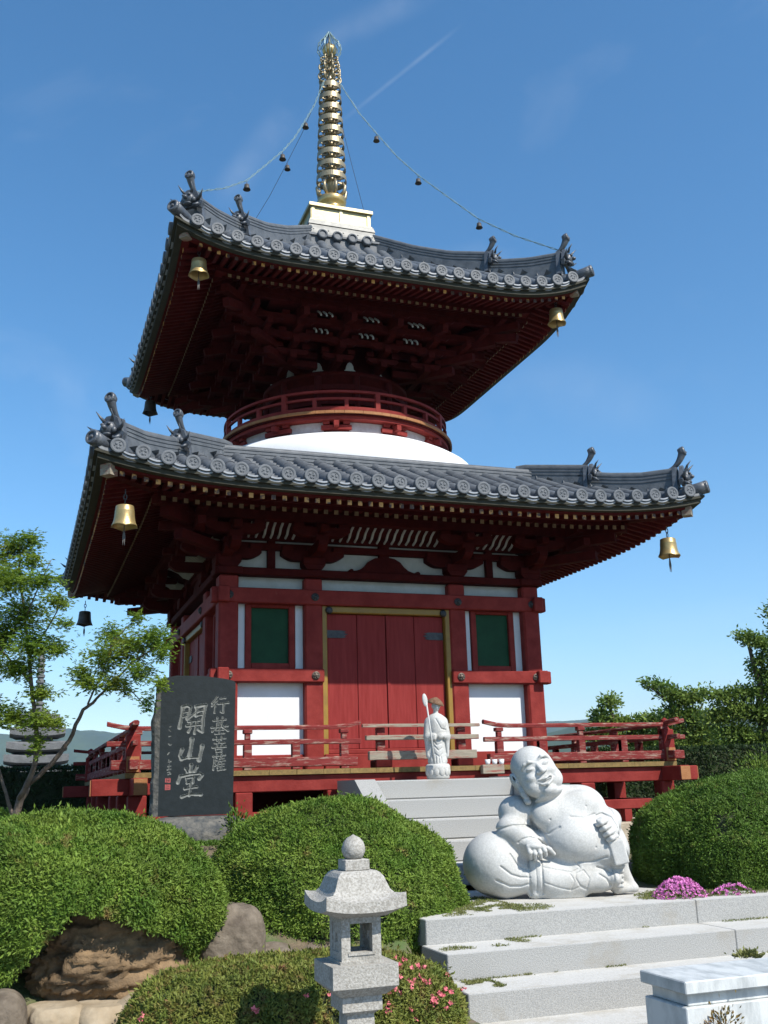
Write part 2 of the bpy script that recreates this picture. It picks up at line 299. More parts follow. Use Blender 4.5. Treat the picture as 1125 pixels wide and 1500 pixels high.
def npmesh(name, V, F, smooth=False, tint=None, mi=None):
    """V (n,3) float, F (m,k) int : fast mesh"""
    me = bpy.data.meshes.new(name); m, k = F.shape
    me.vertices.add(len(V)); me.vertices.foreach_set('co', np.ascontiguousarray(V, dtype=np.float32).ravel())
    me.loops.add(m*k); me.loops.foreach_set('vertex_index', F.astype(np.int32).ravel())
    me.polygons.add(m); me.polygons.foreach_set('loop_start', np.arange(0, m*k, k, dtype=np.int32))
    me.polygons.foreach_set('use_smooth', np.full(m, smooth))
    if mi is not None: me.polygons.foreach_set('material_index', mi.astype(np.int32))
    if tint is not None:
        a = me.color_attributes.new('tint', 'FLOAT_COLOR', 'POINT'); a.data.foreach_set('color', np.ascontiguousarray(tint, dtype=np.float32).ravel())
    me.update(calc_edges=True); return me
def copy_tree(o, parent=None):
    c = o.copy(); COL.objects.link(c); inv = o.matrix_parent_inverse.copy()
    if parent is not None: c.parent = parent; c.matrix_parent_inverse = inv
    for ch in [q for q in list(COL.objects) if q.parent == o]: copy_tree(ch, c)
    return c
def four(o, parent):
    """the same part on the other three sides of the building"""
    if isinstance(o, list): return [four(q, parent) for q in o]
    out = [o]
    for k in (1, 2, 3):
        c = copy_tree(o, parent); c.matrix_parent_inverse = o.matrix_parent_inverse
        c.rotation_euler = (0, 0, k*PI/2); out.append(c)
    return out
# value noise for numpy
def vnoise(P, seed=0, scale=1.0):
    P = np.asarray(P, dtype=np.float64)*scale; I = np.floor(P).astype(np.int64); f = P-I; f = f*f*(3-2*f)
    def h(i, j, k):
        n = (i*374761393+j*668265263+k*2147483647+seed*1274126177) & 0xFFFFFFFF
        n = ((n ^ (n >> 13))*1274126177) & 0xFFFFFFFF; return ((n ^ (n >> 16)) & 0xFFFF)/65535.0
    r = 0
    for a in (0, 1):
        for b in (0, 1):
            for c in (0, 1):
                w = (f[:, 0] if a else 1-f[:, 0])*(f[:, 1] if b else 1-f[:, 1])*(f[:, 2] if c else 1-f[:, 2])
                r = r+w*h(I[:, 0]+a, I[:, 1]+b, I[:, 2]+c)
    return r*2-1
def fbm(P, seed=0, scale=1.0, oct=4):
    r = 0; a = 1; t = 0
    for o in range(oct): r = r+a*vnoise(P, seed+o, scale*2**o); t += a; a *= .5
    return r/t
# ================================================================ PAGODA
PG = empty('pagoda', (0, 0, 0.29), 'two-storey red wooden pagoda with grey tiled roofs, white dome and gilded spire', 'pagoda')
def liftL(s): s = abs(s); return 0.25*(max(0, s-1.2)/2.75)**3
def liftU(s): s = abs(s); return 0.36*(max(0, s-1.3)/1.75)**2.6
class Roof: pass
RL = Roof(); RL.T = 3.92; RL.t0 = 2.2; RL.z0 = 4.20; RL.dz = 0.80; RL.lift = liftL; RL.pitch = 0.272; RL.n = 14
RU = Roof(); RU.T = 3.02; RU.t0 = 0.65; RU.z0 = 7.61; RU.dz = 1.66; RU.lift = liftU; RU.pitch = 0.26; RU.n = 11
def surf(q, s, t):
    u = (q.T-t)/(q.T-q.t0)
    if q.t0 > 1: return q.z0+q.dz*(0.94*u+0.06*u*abs(u))+q.lift(s)*max(0, 1-u)
    a = q.T-t; h = .72*a-.10*max(0, a-.35)**2 if a < 1.45 else .72*a-.121-.10*(a-1.45)*2.2+.29*(a-1.45)**2
    return q.z0+h+q.lift(s)*max(0, 1-u)
def roof_tiles(q, name):
    mb = MB(); r = 0.080; mb.smooth = True
    for i in range(-q.n, q.n):
        x = (i+0.5)*q.pitch; tin = max(q.t0, abs(x)-0.03); L = q.T-tin
        if L <= 0.05: continue
        ns = max(1, round(L/0.36)); jx = random.uniform(-.004, .004)
        for k in range(ns):
            ta = q.T-L*k/ns; tb = q.T-L*(k+1)/ns-0.02; jz = random.uniform(-.003, .003)
            vs = []
            for (t, rr, dz) in ((ta, r, 0.0), (tb, r-0.002, -0.0015)):
                z = surf(q, x, t)+dz+jz+0.012
                for a in range(8):
                    th = PI*a/7; vs.append((x+jx-math.cos(th)*rr, -t, z+math.sin(th)*rr))
            mb.add(vs, [(a, a+1, a+9, a+8) for a in range(7)])
    # pan tiles between
    for i in range(-q.n, q.n+1):
        x = i*q.pitch; tin = max(q.t0, abs(x)-0.1); L = q.T-tin-0.0
        if L <= 0.05: continue
        ns = max(1, round(L/0.17))
        for k in range(ns):
            ta = q.T-L*k/ns; tb = q.T-L*(k+1)/ns; vs = []
            for t, dz in ((ta, 0.020), (tb, 0.0), (ta, -0.02)):
                for a in range(5):
                    xx = x+(a/4-0.5)*(q.pitch-0.07); dip = 0.035*(1-(2*(a/4)-1)**2)
                    vs.append((xx, -t, surf(q, xx, t)+dz-dip+0.03))
            mb.add(vs, [(a, a+1, a+6, a+5) for a in range(4)]+[(a, a+10, a+11, a+1) for a in range(4)])
    return mb.build(name, 'tile', None, fix=False)
def eave_ends(q):
    """round end tiles with a raised rim and swirl, and the stacked pan-tile lips between them"""
    mb = MB(); mb.smooth = False; y0 = -q.T
    for i in range(-q.n, q.n):
        x = (i+0.5)*q.pitch
        if abs(x) > q.T-0.16: continue
        mb.piece(); z = surf(q, x, q.T)+0.072; R4 = Matrix.Translation((x, y0, z)) @ Matrix.Rotation(R(88), 4, 'X')
        mb.lathe([(0.0001, 0.031), (0.054, 0.031), (0.056, 0.036), (0.068, 0.038), (0.082, 0.037), (0.087, 0.033), (0.087, -0.03)], n=20, M4=R4)
        for a in (0.3, 0.3+2*PI/3, 0.3+4*PI/3):
            p = R4 @ Vector((0.026*math.cos(a), 0.026*math.sin(a), 0.034)); mb.ball(p, (0.015, 0.006, 0.015), 8, 5)
            p = R4 @ Vector((0.038*math.cos(a+.8), 0.038*math.sin(a+.8), 0.032)); mb.ball(p, (0.008, 0.008, 0.008), 6, 4)
    o = mb.build('round_end_tile', 'tile', None); mb.marks = []; o = (o, mb.build('round_end_tile_rows', 'tile', None, kind='stuff'))
    ml = MB()
    for i in range(-q.n+1, q.n):
        x = i*q.pitch; w = q.pitch-0.150
        for j in range(3):
            vs = []; n = 6; yy = y0-0.020+0.018*j
            for a in range(n+1):
                xx = x+(a/n-0.5)*(w+0.06); dip = 0.022*(1-(2*a/n-1)**2); z = surf(q, xx, q.T)+0.030-dip-j*0.030
                for (dy, dz) in ((0, 0.010), (0, -0.010), (0.3, -0.010), (0.3, 0.010)): vs.append((xx, yy+dy, z+dz))
            fs = []
            for a in range(n):
                for b in range(4): b2 = (b+1) % 4; fs.append((a*4+b, a*4+b2, (a+1)*4+b2, (a+1)*4+b))
            fs += [(0, 1, 2, 3), (n*4+3, n*4+2, n*4+1, n*4)]
            ml.add(vs, fs)
    p = ml.build('eave_lip_tiles', 'tilel', None)
    return o, p
def estrip(q, mb, ta, tb, za, zb, n=48, xm=None, lat=False):
    """board following the eave curve: cross-section ta..tb, za..zb relative to eave height, mitred at the corners"""
    vs = []; m = 0
    for i in range(n+1):
        f = -1+2*i/n; row = []
        for (t, z) in ((ta, za), (ta, zb), (tb, zb), (tb, za)):
            x = f*t; vs.append((x, -t, q.z0+z+q.lift(x)*max(0, 1-(q.T-t)/(q.T-q.t0))))
    fs = [(i*4+a, i*4+(a+1) % 4, (i+1)*4+(a+1) % 4, (i+1)*4+a) for i in range(n) for a in range(4)]
    fs += [(0, 1, 2, 3), (n*4+3, n*4+2, n*4+1, n*4)]
    mb.add(vs, fs)
NOSHI = [(-.075, -.30), (-.075, .0), (-.062, .0), (-.062, .028), (-.070, .028), (-.070, .052), (-.058, .052), (-.058, .078), (-.066, .078), (-.066, .100), (-.054, .100), (-.054, .124), (-.062, .124), (-.062, .146), (-.046, .150),
         (-.042, .172), (-.026, .190), (0, .197)]
NOSHI = NOSHI+[(-a, b) for a, b in NOSHI[-2::-1]]
def interp(tab, t):
    tab = sorted(tab)
    if t <= tab[0][0]: return tab[0][1]
    for (a, za), (b, zb) in zip(tab, tab[1:]):
        if t <= b: return za+(zb-za)*(t-a)/(b-a)
    return tab[-1][1]
def oni(mb, t, z, s=1.0):
    """ridge-end ornament facing outward along the (-1,-1) diagonal, base at z"""
    o = Vector((-t, -t, z)); f = Vector((-1, -1, 0)).normalized(); l = Vector((1, -1, 0)).normalized(); u = Vector((0, 0, 1))
    P = lambda a, b, c: o+l*a*s+u*b*s+f*c*s
    poly = [(-.17, -.02), (-.20, .05), (-.15, .09), (-.13, .16), (-.10, .23), (-.05, .27), (.05, .27), (.10, .23), (.13, .16), (.15, .09), (.20, .05), (.17, -.02), (.08, .02), (-.08, .02)]
    mb.prism([(a*s, b*s) for a, b in poly], P(0, 0, -.02), l, u, f*0.05*s)
    mb.prism([(a*s*.8, b*s) for a, b in ((-.19, -.14), (-.15, .10), (-.11, .25), (.11, .25), (.15, .10), (.19, -.14))], P(0, 0, -.11), l, u, f*0.06*s)
    M3 = Matrix((l, f, u)).transposed()
    mb.smooth = True
    mb.ball(P(0, .12, .05), (.085*s, .06*s, .085*s), 10, 8, M3)      # face
    mb.ball(P(0, .115, .12), (.03*s, .035*s, .026*s), 8, 6, M3)       # nose
    mb.ball(P(0, .045, .075), (.06*s, .045*s, .022*s), 8, 6, M3)      # jaw
    for a in (-1, 1):
        mb.ball(P(a*.042, .155, .10), (.024*s, .022*s, .018*s), 8, 6, M3); mb.ball(P(a*.085, .09, .06), (.03*s, .03*s, .035*s), 8, 6, M3)
        mb.tube([P(a*.05, .20, .06), P(a*.085, .25, .09), P(a*.10, .30, .14)], [.022*s, .014*s, .003*s], 7)
        mb.tube([P(a*.13, .10, .03), P(a*.19, .12, .06), P(a*.25, .17, .10)], [.028*s, .018*s, .003*s], 7)
        mb.tube([P(a*.14, .02, .04), P(a*.17, -.01, .09), P(a*.13, -.03, .12), P(a*.11, .0, .10)], [.022*s, .02*s, .015*s, .01*s], 7)
    mb.smooth = False
def toribusuma(mb, t, z, s=1.0):
    f = Vector((-1, -1, 0)).normalized(); o = Vector((-t, -t, z)); u = Vector((0, 0, 1)); mb.smooth = True
    pts = []; rs = []
    for i in range(11):
        k = i/10; th = 1.15*k; pts.append(o-f*0.16*s+f*(0.30*math.sin(th)/1.15*1.05)*s+u*(-.03+.30*(1-math.cos(th))/1.15*1.6)*s); rs.append((.026+.034*k**2)*s)
    mb.tube(pts, rs, 12); mb.smooth = False
    d = (f+u*.25).normalized(); pts[-1] = pts[-1]+f*.01*s; q = d.to_track_quat('Z', 'Y').to_matrix().to_4x4()
    mb.lathe([(.0001, .006), (.040*s, .006), (.046*s, .022), (.060*s, .022), (.068*s, .010), (.066*s, -.03), (.05*s, -.07)], n=16, M4=Matrix.Translation(pts[-1]) @ q)
    mb.ball(pts[-1]+d*.01, .018*s, 8, 5)
def ridge(q, inner, outer, tin, name):
    mb = MB(); mb.smooth = False
    def run(tab, t1, t2):
        n = 14; pts = [(-t, -t, interp(tab, t)-.197) for t in [t1+(t2-t1)*i/n for i in range(n+1)]]
        mb.sweep(NOSHI, pts, lat=(0.7071, -0.7071, 0))
    ti = max(t for t, _ in inner); to = max(t for t, _ in outer)
    run(inner, tin, ti); run(outer, ti-.1, to)
    rd = mb.build(name, 'tile', None)
    m2 = MB(); z1 = interp(inner, ti); z2 = interp(outer, to)
    oni(m2, ti+.035, z1-.255, .92); toribusuma(m2, ti, z1+.0, .88)
    a = m2.build('ridge_end_ornament', 'oni', None)
    m3 = MB(); oni(m3, to+.035, z2-.275, 1.04); toribusuma(m3, to, z2+.0, 1.0)
    b = m3.build('ridge_end_ornament', 'oni', None)
    m4 = MB(); m4.smooth = True; zc = q.z0+q.lift(q.T)+.085; T = q.T+.03
    pts = [(-T+.42*(1-k/5), -T+.42*(1-k/5), zc-.07+.07*(k/5)**2+.03*(1-k/5)) for k in range(6)]
    m4.tube(pts, [.078, .078, .079, .081, .084, .088], 14); m4.smooth = False
    d = Vector((-1, -1, .25)).normalized()
    m4.lathe([(.0001, .004), (.052, .004), (.057, .02), (.075, .022), (.088, .008), (.088, -.02)], n=18, M4=Matrix.Translation(pts[-1]) @ d.to_track_quat('Z', 'Y').to_matrix().to_4x4())
    m4.ball(Vector(pts[-1])+d*.008, .022, 8, 5)
    c = m4.build('corner_end_tile', 'oni', None)
    return [rd, a, b, c]
def adopt(objs, parent):
    for o in objs: o.parent = parent; o.matrix_parent_inverse = BASE.get(parent.name, Matrix())
def rafters(q, ztip, tin_f, zin_f, t2tip, z2tip, t2in, z2in, sp, w, pl):
    """flying rafters with gilded tips and the lower row behind them"""
    a = MB(); g = MB(); b = MB(); gb = MB(); tt = q.T-.17
    n = int(q.T/sp)
    for i in range(-n, n):
        x = (i+.5)*sp
        if abs(x) < tt-.10:
            zt = ztip+q.lift(x)*.96; ti = max(tin_f, abs(x)+.02); f = (tt-ti)/(tt-tin_f); zi = zt+(zin_f-ztip)*f-q.lift(x)*.35*f
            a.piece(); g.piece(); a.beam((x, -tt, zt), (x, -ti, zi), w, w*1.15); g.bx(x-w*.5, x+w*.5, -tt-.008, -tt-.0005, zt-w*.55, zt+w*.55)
        if abs(x) < t2tip-.08:
            l = q.lift(x)*.55; ti = max(t2in, abs(x)+.02); f = (t2tip-ti)/(t2tip-t2in)
            b.beam((x, -t2tip, z2tip+l), (x, -ti, z2tip+l+(z2in-z2tip)*f-l*f*.5), w*1.1, w*1.25); gb.bx(x-w*.5, x+w*.5, -t2tip-.008, -t2tip-.0005, z2tip+l-w*.5, z2tip+l+w*.5)
    A = a.build('flying_rafter', 'rafter', None); a.marks = []; A = (A, a.build('flying_rafter_rows', 'rafter', None, kind='stuff')); G = g.build('gilded_rafter_tip', 'tip', None); g.marks = []; G = (G, g.build('gilded_rafter_tip_rows', 'tip', None, kind='stuff')); B = b.build('base_rafter_row', 'shadered', None, kind='stuff'); GB = gb.build('base_rafter_tip_row', 'dulltip', None, kind='stuff')
    # boards: eave beam, facia, soffit boards
    s = MB(); estrip(q, s, q.T-.13, q.T-.04, -.105, -.050); estrip(q, s, q.T-.10, q.T+.0, -.050, -.018)
    S = s.build('eave_edge_board', 'board', None)
    k = MB(); estrip(q, k, q.T-.23, q.T-.132, ztip-q.z0+w*.62, -.052)
    estrip(q, k, t2tip-.12, t2tip-.02, z2tip-q.z0+w*.72, z2tip-q.z0+w*.72+.06)
    K = k.build('eave_red_beam', 'rafter', None)
    # soffit sheet (thin boards above the rafters)
    so = MB(); 
    def sheet(t1, z1, l1, t2, z2, l2):
        n = 40; vs = []
        for i in range(n+1):
            f = -1+2*i/n
            for t, z, l in ((t1, z1, l1), (t2, z2, l2)): vs.append((f*t, -t, z+q.lift(f*t)*l)); vs.append((f*t, -t, z+q.lift(f*t)*l+.02))
        so.add(vs, [(i*4, i*4+2, i*4+6, i*4+4) for i in range(n)]+[(i*4+1, i*4+5, i*4+7, i*4+3) for i in range(n)])
    sheet(q.T-.14, ztip+w*.62, 1, tin_f, zin_f+w*.62, .8); sheet(t2tip, z2tip+w*.7, .6, t2in, z2in+w*.7, .4)
    SO = so.build('soffit_boards', 'shadered', None)
    return [A, G, B, GB, S, K, SO]
def hip(q, ztip, tin, zin, w, h):
    mb = MB(); T = q.T-.14; zt = ztip+q.lift(q.T)*.93
    mb.beam((-T, -T, zt-.03), (-tin, -tin, zin-.05), w, h)
    T2 = T-.62; z2 = zt-.03+(zin-.05-zt+.03)*(T-T2)/(T-tin)-h*.8
    mb.beam((-T2, -T2, z2), (-tin, -tin, zin-.17), w*1.05, h)
    a = mb.build('hip_rafter', 'shadered', None)
    m2 = MB(); d = Vector((-T+tin, -T+tin, zt-.03-zin+.05)).normalized(); p = Vector((-T, -T, zt-.03))
    m2.beam(p-d*.11, p+d*.012, w+.012, h+.012); m2.beam(p-d*.12+Vector((0, 0, h*.5+.012)), p+d*.05+Vector((0, 0, h*.5+.02)), w+.05, .02)
    b = m2.build('hip_rafter_cap', 'greywood', None)
    return [a, b]
def make_roof(q, nm, inner, outer, tin, raf, hp):
    E = []
    root = None
    parts = [roof_tiles(q, nm+'_tiles')]+list(eave_ends(q))+ridge(q, inner, outer, tin, nm+'_ridge')+rafters(q, *raf)+hip(q, *hp)
    for o in parts:
        if isinstance(o, tuple):        # individual pieces on the sides in view, one row object on the hidden ones
            pcs, row = o; adopt(pcs+[row], PG)
            sides = (3,) if 'tile' in row.name else ()
            for k in (1, 2, 3):
                if k in sides:
                    for p_ in pcs: c = copy_tree(p_, PG); c.rotation_euler = (0, 0, k*PI/2)
                else: c = copy_tree(row, PG); c.rotation_euler = (0, 0, k*PI/2)
            bpy.data.objects.remove(row)
        else: adopt([o], PG); four(o, PG)
    # closed deck under the tiles so that no light passes
    mb = MB(); n = 24
    for k in range(4):
        c, s = math.cos(k*PI/2), math.sin(k*PI/2); vs = []
        for j in range(7):
            t = q.t0-.1+(q.T-.06-q.t0+.1)*j/6
            for i in range(n+1):
                x = (-1+2*i/n)*t; y = -t; z = surf(q, x, t)-.035; vs.append((x*c-y*s, x*s+y*c, z))
        mb.add(vs, [(j*(n+1)+i, j*(n+1)+i+1, (j+1)*(n+1)+i+1, (j+1)*(n+1)+i) for j in range(6) for i in range(n)])
    mb.build(nm+'_sheathing', 'board', PG)
make_roof(RL, 'lower_roof', [(2.2, 5.24), (2.5, 5.17), (2.84, 5.09)], [(2.7, 5.0), (2.9, 4.97), (3.07, 4.92), (3.35, 4.86), (3.70, 4.85)], 2.1,
          (4.035, 3.05, 4.21, 3.20, 4.06, 2.45, 4.27, .131, .052, 0), (4.05, 2.3, 4.33, .13, .16))
make_roof(RU, 'upper_roof', [(.55, 9.62), (1.07, 9.22), (1.5, 8.955), (1.95, 8.77)], [(1.8, 8.72), (1.95, 8.64), (2.15, 8.57), (2.4, 8.50), (2.75, 8.46)], .55,
          (7.47, 2.15, 7.66, 2.38, 7.49, 1.6, 7.82, .118, .046, 0), (7.50, 1.5, 7.90, .12, .15))
# collar of ridge tiles round the dome, and round the spire base
mb = MB()
for k in range(4):
    c, s = math.cos(k*PI/2), math.sin(k*PI/2); rot = lambda x, y: (x*c-y*s, x*s+y*c)
    T = 2.25; pts = [rot(-T+.0, -T)+(4.955,), rot(T, -T)+(4.955,)]
    mb.sweep([(a*1.0, b) for a, b in NOSHI], pts, lat=rot(0, -1)+(0,))
mb.build('dome_collar', 'tile', PG)
mb = MB(); md = MB()
for k in range(4):
    c, s = math.cos(k*PI/2), math.sin(k*PI/2); rot = lambda x, y: (x*c-y*s, x*s+y*c)
    RR = Matrix.Rotation(k*PI/2, 4, 'Z')
    for i in range(-3, 3):
        x = (i+.5)*.262
        if abs(x) < .62:
            R4 = RR @ Matrix.Translation((x*.96, -.70, 9.39)) @ Matrix.Rotation(R(88), 4, 'X')
            md.lathe([(.0001, .02), (.050, .02), (.055, .036), (.065, .040), (.078, .037), (.086, .026), (.086, -.16)], n=18, M4=R4)
    mb.sweep([(-.5, -.15), (-.5, .16), (.03, .08), (.03, .045), (.0, .04), (.0, -.15)], [rot(-.62, -.66)+(9.33,), rot(.62, -.66)+(9.33,)], lat=rot(0, -1)+(0,), cap=True)
mb.build('spire_base_tiles', 'tile', PG); md.build('round_end_tile_row', 'tile', PG)
# ---------------- dome
mb = MB(); mb.smooth = True
mb.lathe([(1.56, 5.86), (1.60, 5.712), (1.70, 5.69), (1.82, 5.655), (1.94, 5.61), (2.05, 5.55), (2.14, 5.49), (2.21, 5.41), (2.245, 5.28), (2.25, 5.15), (2.20, 4.9)], n=96, cap=False)
mb.build('plaster_dome', 'white', PG)
# ---------------- balcony brackets ring: white / red alternating under the balcony
mr = MB(); mw = MB()
mr.lathe([(1.5, 5.90), (1.62, 5.90), (1.62, 5.70), (1.50, 5.70)], n=96, cap=False)
mr.build('balcony_band', 'shadered', PG)
mw = MB(); mr = MB()
N = 12
for k in range(N):
    a0 = 2*PI*k/N-1.866+.27; am = a0
    def arc(mb, a, half, r0, r1, z0, z1, m=6):
        vs = []
        for i in range(m+1):
            t = a-half+2*half*i/m
            for r, z in ((r0, z0), (r1, z0), (r1, z1), (r0, z1)): vs.append((r*math.cos(t), r*math.sin(t), z))
        mb.add(vs, [(i*4+b, i*4+(b+1) % 4, (i+1)*4+(b+1) % 4, (i+1)*4+b) for i in range(m) for b in range(4)]+[(0, 1, 2, 3), (m*4+3, m*4+2, m*4+1, m*4)])
    mw.piece(); arc(mw, am, .150, 1.60, 1.665, 5.718, 5.855)
    b = am+PI/N
    mr.piece(); arc(mr, b, .128, 1.60, 1.715, 5.735, 5.80); 
    for d in (-.085, 0, .085): arc(mr, b+d, .028, 1.60, 1.735, 5.815, 5.86, 2)
    ca, sa = math.cos(b), math.sin(b); mr.beam((1.5*ca, 1.5*sa, 5.79), (1.82*ca, 1.82*sa, 5.80), .07, .075)
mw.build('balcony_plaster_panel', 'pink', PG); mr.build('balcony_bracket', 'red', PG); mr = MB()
mr.lathe([(1.60, 5.862), (1.79, 5.862), (1.79, 5.915), (1.60, 5.915)], n=96, cap=False)
mr.build('balcony_bracket_band', 'red', PG)
md = MB(); mg = MB()
NP_ = 84
for k in range(NP_):
    arc(md, 2*PI*(k+.5)/NP_, PI/NP_*.965, 1.15, 1.85, 5.935, 5.975, 1)
md.build('balcony_floor', 'endwood', PG)
mg.lathe([(1.60, 5.912), (1.825, 5.912), (1.825, 5.9345), (1.60, 5.9345)], n=96, cap=False); mg.build('balcony_edge', 'shadered', PG)
mr = MB()
for r_, z, h, w in ((1.75, 6.295, .035, .045), (1.75, 6.185, .035, .035), (1.75, 6.03, .05, .06)):
    mr.lathe([(r_-w/2, z-h/2), (r_+w/2, z-h/2), (r_+w/2, z+h/2), (r_-w/2, z+h/2), (r_-w/2, z-h/2)], n=96, cap=False)
mr.build('balcony_railing', 'red', PG); mr = MB()
for k in range(24):
    mr.piece(); a = 2*PI*k/24+.06; ca, sa = math.cos(a), math.sin(a); big = k % 3 == 0
    mr.beam((1.75*ca, 1.75*sa, 5.99), (1.75*ca, 1.75*sa, 6.29 if big else 6.18), .07 if big else .055, .07 if big else .055, up=(ca, sa, 0))
mr.build('balcony_post', 'red', PG)
# ---------------- drum (upper storey wall)
mb = MB(); mb.smooth = True
mb.lathe([(1.10, 5.9), (1.10, 6.80), (1.16, 6.80), (1.16, 6.87), (1.02, 6.87), (1.02, 7.9)], n=72, cap=False); mb.build('drum_wall', 'shadered', PG)
mg = MB(); mr = MB()
for k in range(12):
    a = 2*PI*(k+.5)/12; ca, sa = math.cos(a), math.sin(a)
    mg.piece(); mr.piece(); arc(mg, a, .155, 1.095, 1.112, 6.05, 6.30, 4); b = a+PI/12; mr.tube([(1.12*math.cos(b), 1.12*math.sin(b), 5.95), (1.12*math.cos(b), 1.12*math.sin(b), 6.80)], .055, 10)
mg.build('drum_window', 'green', PG); mr.build('drum_post', 'shadered', PG); mr = MB()
for z in (6.38, 6.62): mr.lathe([(1.10, z-.04), (1.155, z-.04), (1.155, z+.04), (1.10, z+.04)], n=72, cap=False)
mr.build('drum_band', 'shadered', PG)
# ---------------- upper brackets
me = MB(); mwh = MB(); mk = MB(); ma = MB()
tiers = [(1.32, 6.93), (1.52, 7.08), (1.74, 7.24), (1.97, 7.42)]
for k in range(4):
    c, s = math.cos(k*PI/2), math.sin(k*PI/2)
    def Q(x, y, z): return (x*c-y*s, x*s+y*c, z)
    for j, (t, z) in enumerate(tiers):
        L = [1.15, 1.95, 2.12, 2.30][j]
        if j: ma.piece(); ma.beam(Q(-L, -t, z+.09+k*.001), Q(L, -t, z+.09+k*.001), .075, .085)
    ma.piece(); ma.beam(Q(-2.16, -1.97, 7.60), Q(2.16, -1.97, 7.60), .12, .13)
    for x in (-1.05, -.35, .35, 1.05):
        me.piece()
        for j, (t, z) in enumerate(tiers):
            y1 = -(max(0, 1-x*x))**.5 if abs(x) < 1 else -.6
            me.beam(Q(x, y1, z), Q(x, -t-.10, z), .095, .10); me.beam(Q(x, -t-.07, z+.055), Q(x, -t+.07, z+.055), .14, .05)
            w = .24
            me.prism([(-w, .10), (-w, .055), (-w*.75, .02), (w*.75, .02), (w, .055), (w, .10)], Q(x, -t+.04, z), Q(1, 0, 0), (0, 0, 1), Vector(Q(0, -.085, 0)))
            for d in (-.2, 0, .2): me.beam(Q(x+d, -t-.055, z+.15), Q(x+d, -t+.055, z+.15), .11, .07)
        me.beam(Q(x, -.9, 7.60), Q(x, -2.18, 7.26), .085, .11)
    me.piece()
    for j, (t, z) in enumerate(tiers): me.beam(Q(-.7, -.7, z), Q(-t-.14-.04*j, -t-.14-.04*j, z), .11, .11)
    me.beam(Q(-.9, -.9, 7.62), Q(-2.2, -2.2, 7.22), .10, .12)
    # little ceiling with pale curved ribs
    for y, z, y2, z2, nn in ((-1.98, 7.32, -1.80, 7.46, 3), (-1.72, 7.17, -1.58, 7.29, 3)):
        for x0 in ((-.70, 0, .70) if k == 0 else ()):
            mwh.piece()
            for d in range(nn):
                x = x0+(d-(nn-1)/2)*.085
                mwh.tube([Q(x, y+.01, z), Q(x, y*.66+y2*.34-.03, z+.035), Q(x, y*.3+y2*.7-.02, z+.09), Q(x, y2, z2)], .014, 6)
    for y, z in ((-1.75, 7.50), (-1.5, 7.33)):
        mk.beam(Q(-1.5, y, z), Q(1.5, y, z), .34, .02)
    # white hood shaped panels on the drum ring between bracket sets
me.build('bracket_stack', 'shadered', PG); ma.build('bracket_beam', 'shadered', PG); mwh.build('ceiling_rib_group', 'oldwhite', PG); mk.build('upper_coved_ceiling', 'shadered', PG)
mb = MB()
for k in range(14):
    a = 2*PI*(k+.32)/14; ca, sa = math.cos(a), math.sin(a)
    mb.piece(); poly = [(-.10, 0), (-.085, .03), (-.06, .05), (-.055, .10), (-.03, .15), (0, .165), (.03, .15), (.055, .10), (.06, .05), (.085, .03), (.10, 0)]
    mb.prism(poly, (1.06*ca, 1.06*sa, 6.875), (-sa, ca, 0), (0, 0, 1), (.03*ca, .03*sa, 0))
mb.build('plaster_hood_panel', 'oldwhite', PG)
mb = MB(); mb.bx(-1.62, 1.62, -1.62, 1.62, 7.90, 7.94); mb.build('upper_inner_ceiling', 'shadered', PG)
mb = MB(); mb.bx(-2.12, 2.12, -2.12, 2.12, 4.32, 4.36); mb.build('lower_inner_ceiling', 'shadered', PG)
# ---------------- spire
SP = empty('spire', (0, 0, 9.4), parent=PG)
mb = MB()
def frustum(mb, h0, h1, z0, z1, bev=0): 
    vs = [(sx*h, sy*h, z) for h, z in ((h0, z0), (h1, z1)) for sx, sy in ((-1, -1), (1, -1), (1, 1), (-1, 1))]
    mb.add(vs, [(3, 2, 1, 0), (4, 5, 6, 7)]+[(i, (i+1) % 4, (i+1) % 4+4, i+4) for i in range(4)])
frustum(mb, .63, .63, 9.44, 9.48); frustum(mb, .625, .60, 9.48, 9.56); frustum(mb, .585, .555, 9.563, 9.645); frustum(mb, .57, .545, 9.648, 9.74)
for i in range(5):
    x = -.5+i*.25
    for k in range(4):
        c, s = math.cos(k*PI/2), math.sin(k*PI/2); p = (x*c+.612*s, x*s-.612*c, 9.52); mb.ball(p, .014, 6, 4)
mb.build('silver_plinth', 'silver', SP)
mb = MB(); frustum(mb, .50, .50, 9.74, 10.0); frustum(mb, .545, .545, 10.0, 10.055); frustum(mb, .53, .53, 9.74, 9.765)
for k in range(4):
    c, s = math.cos(k*PI/2), math.sin(k*PI/2)
    for x in (-.5, 0, .5):
        xx = max(-.478, min(.478, x)); mb.beam((xx*c+.505*s, xx*s-.505*c, 9.76), (xx*c+.505*s, xx*s-.505*c, 10.0), .05, .02, up=(s, -c, 0))
mb.build('gilded_box', 'goldpale', SP)
mb = MB(); mb.smooth = True
mb.lathe([(.36, 10.055), (.33, 10.13), (.25, 10.23), (.20, 10.30), (.19, 10.34), (.235, 10.38), (.25, 10.46), (.235, 10.50), (.20, 10.52), (.15, 10.54)], n=32)
mb.build('inverted_bowl', 'gold', SP)
mb = MB(); mb.smooth = True
for k in range(8):
    a = 2*PI*k/8; ca, sa = math.cos(a), math.sin(a)
    mb.tube([(.15*ca, .15*sa, 10.53), (.24*ca, .24*sa, 10.58), (.26*ca, .26*sa, 10.68), (.21*ca, .21*sa, 10.78)], [.03, .035, .03, .015], 6)
mb.build('lotus_petals', 'ringgold', SP)
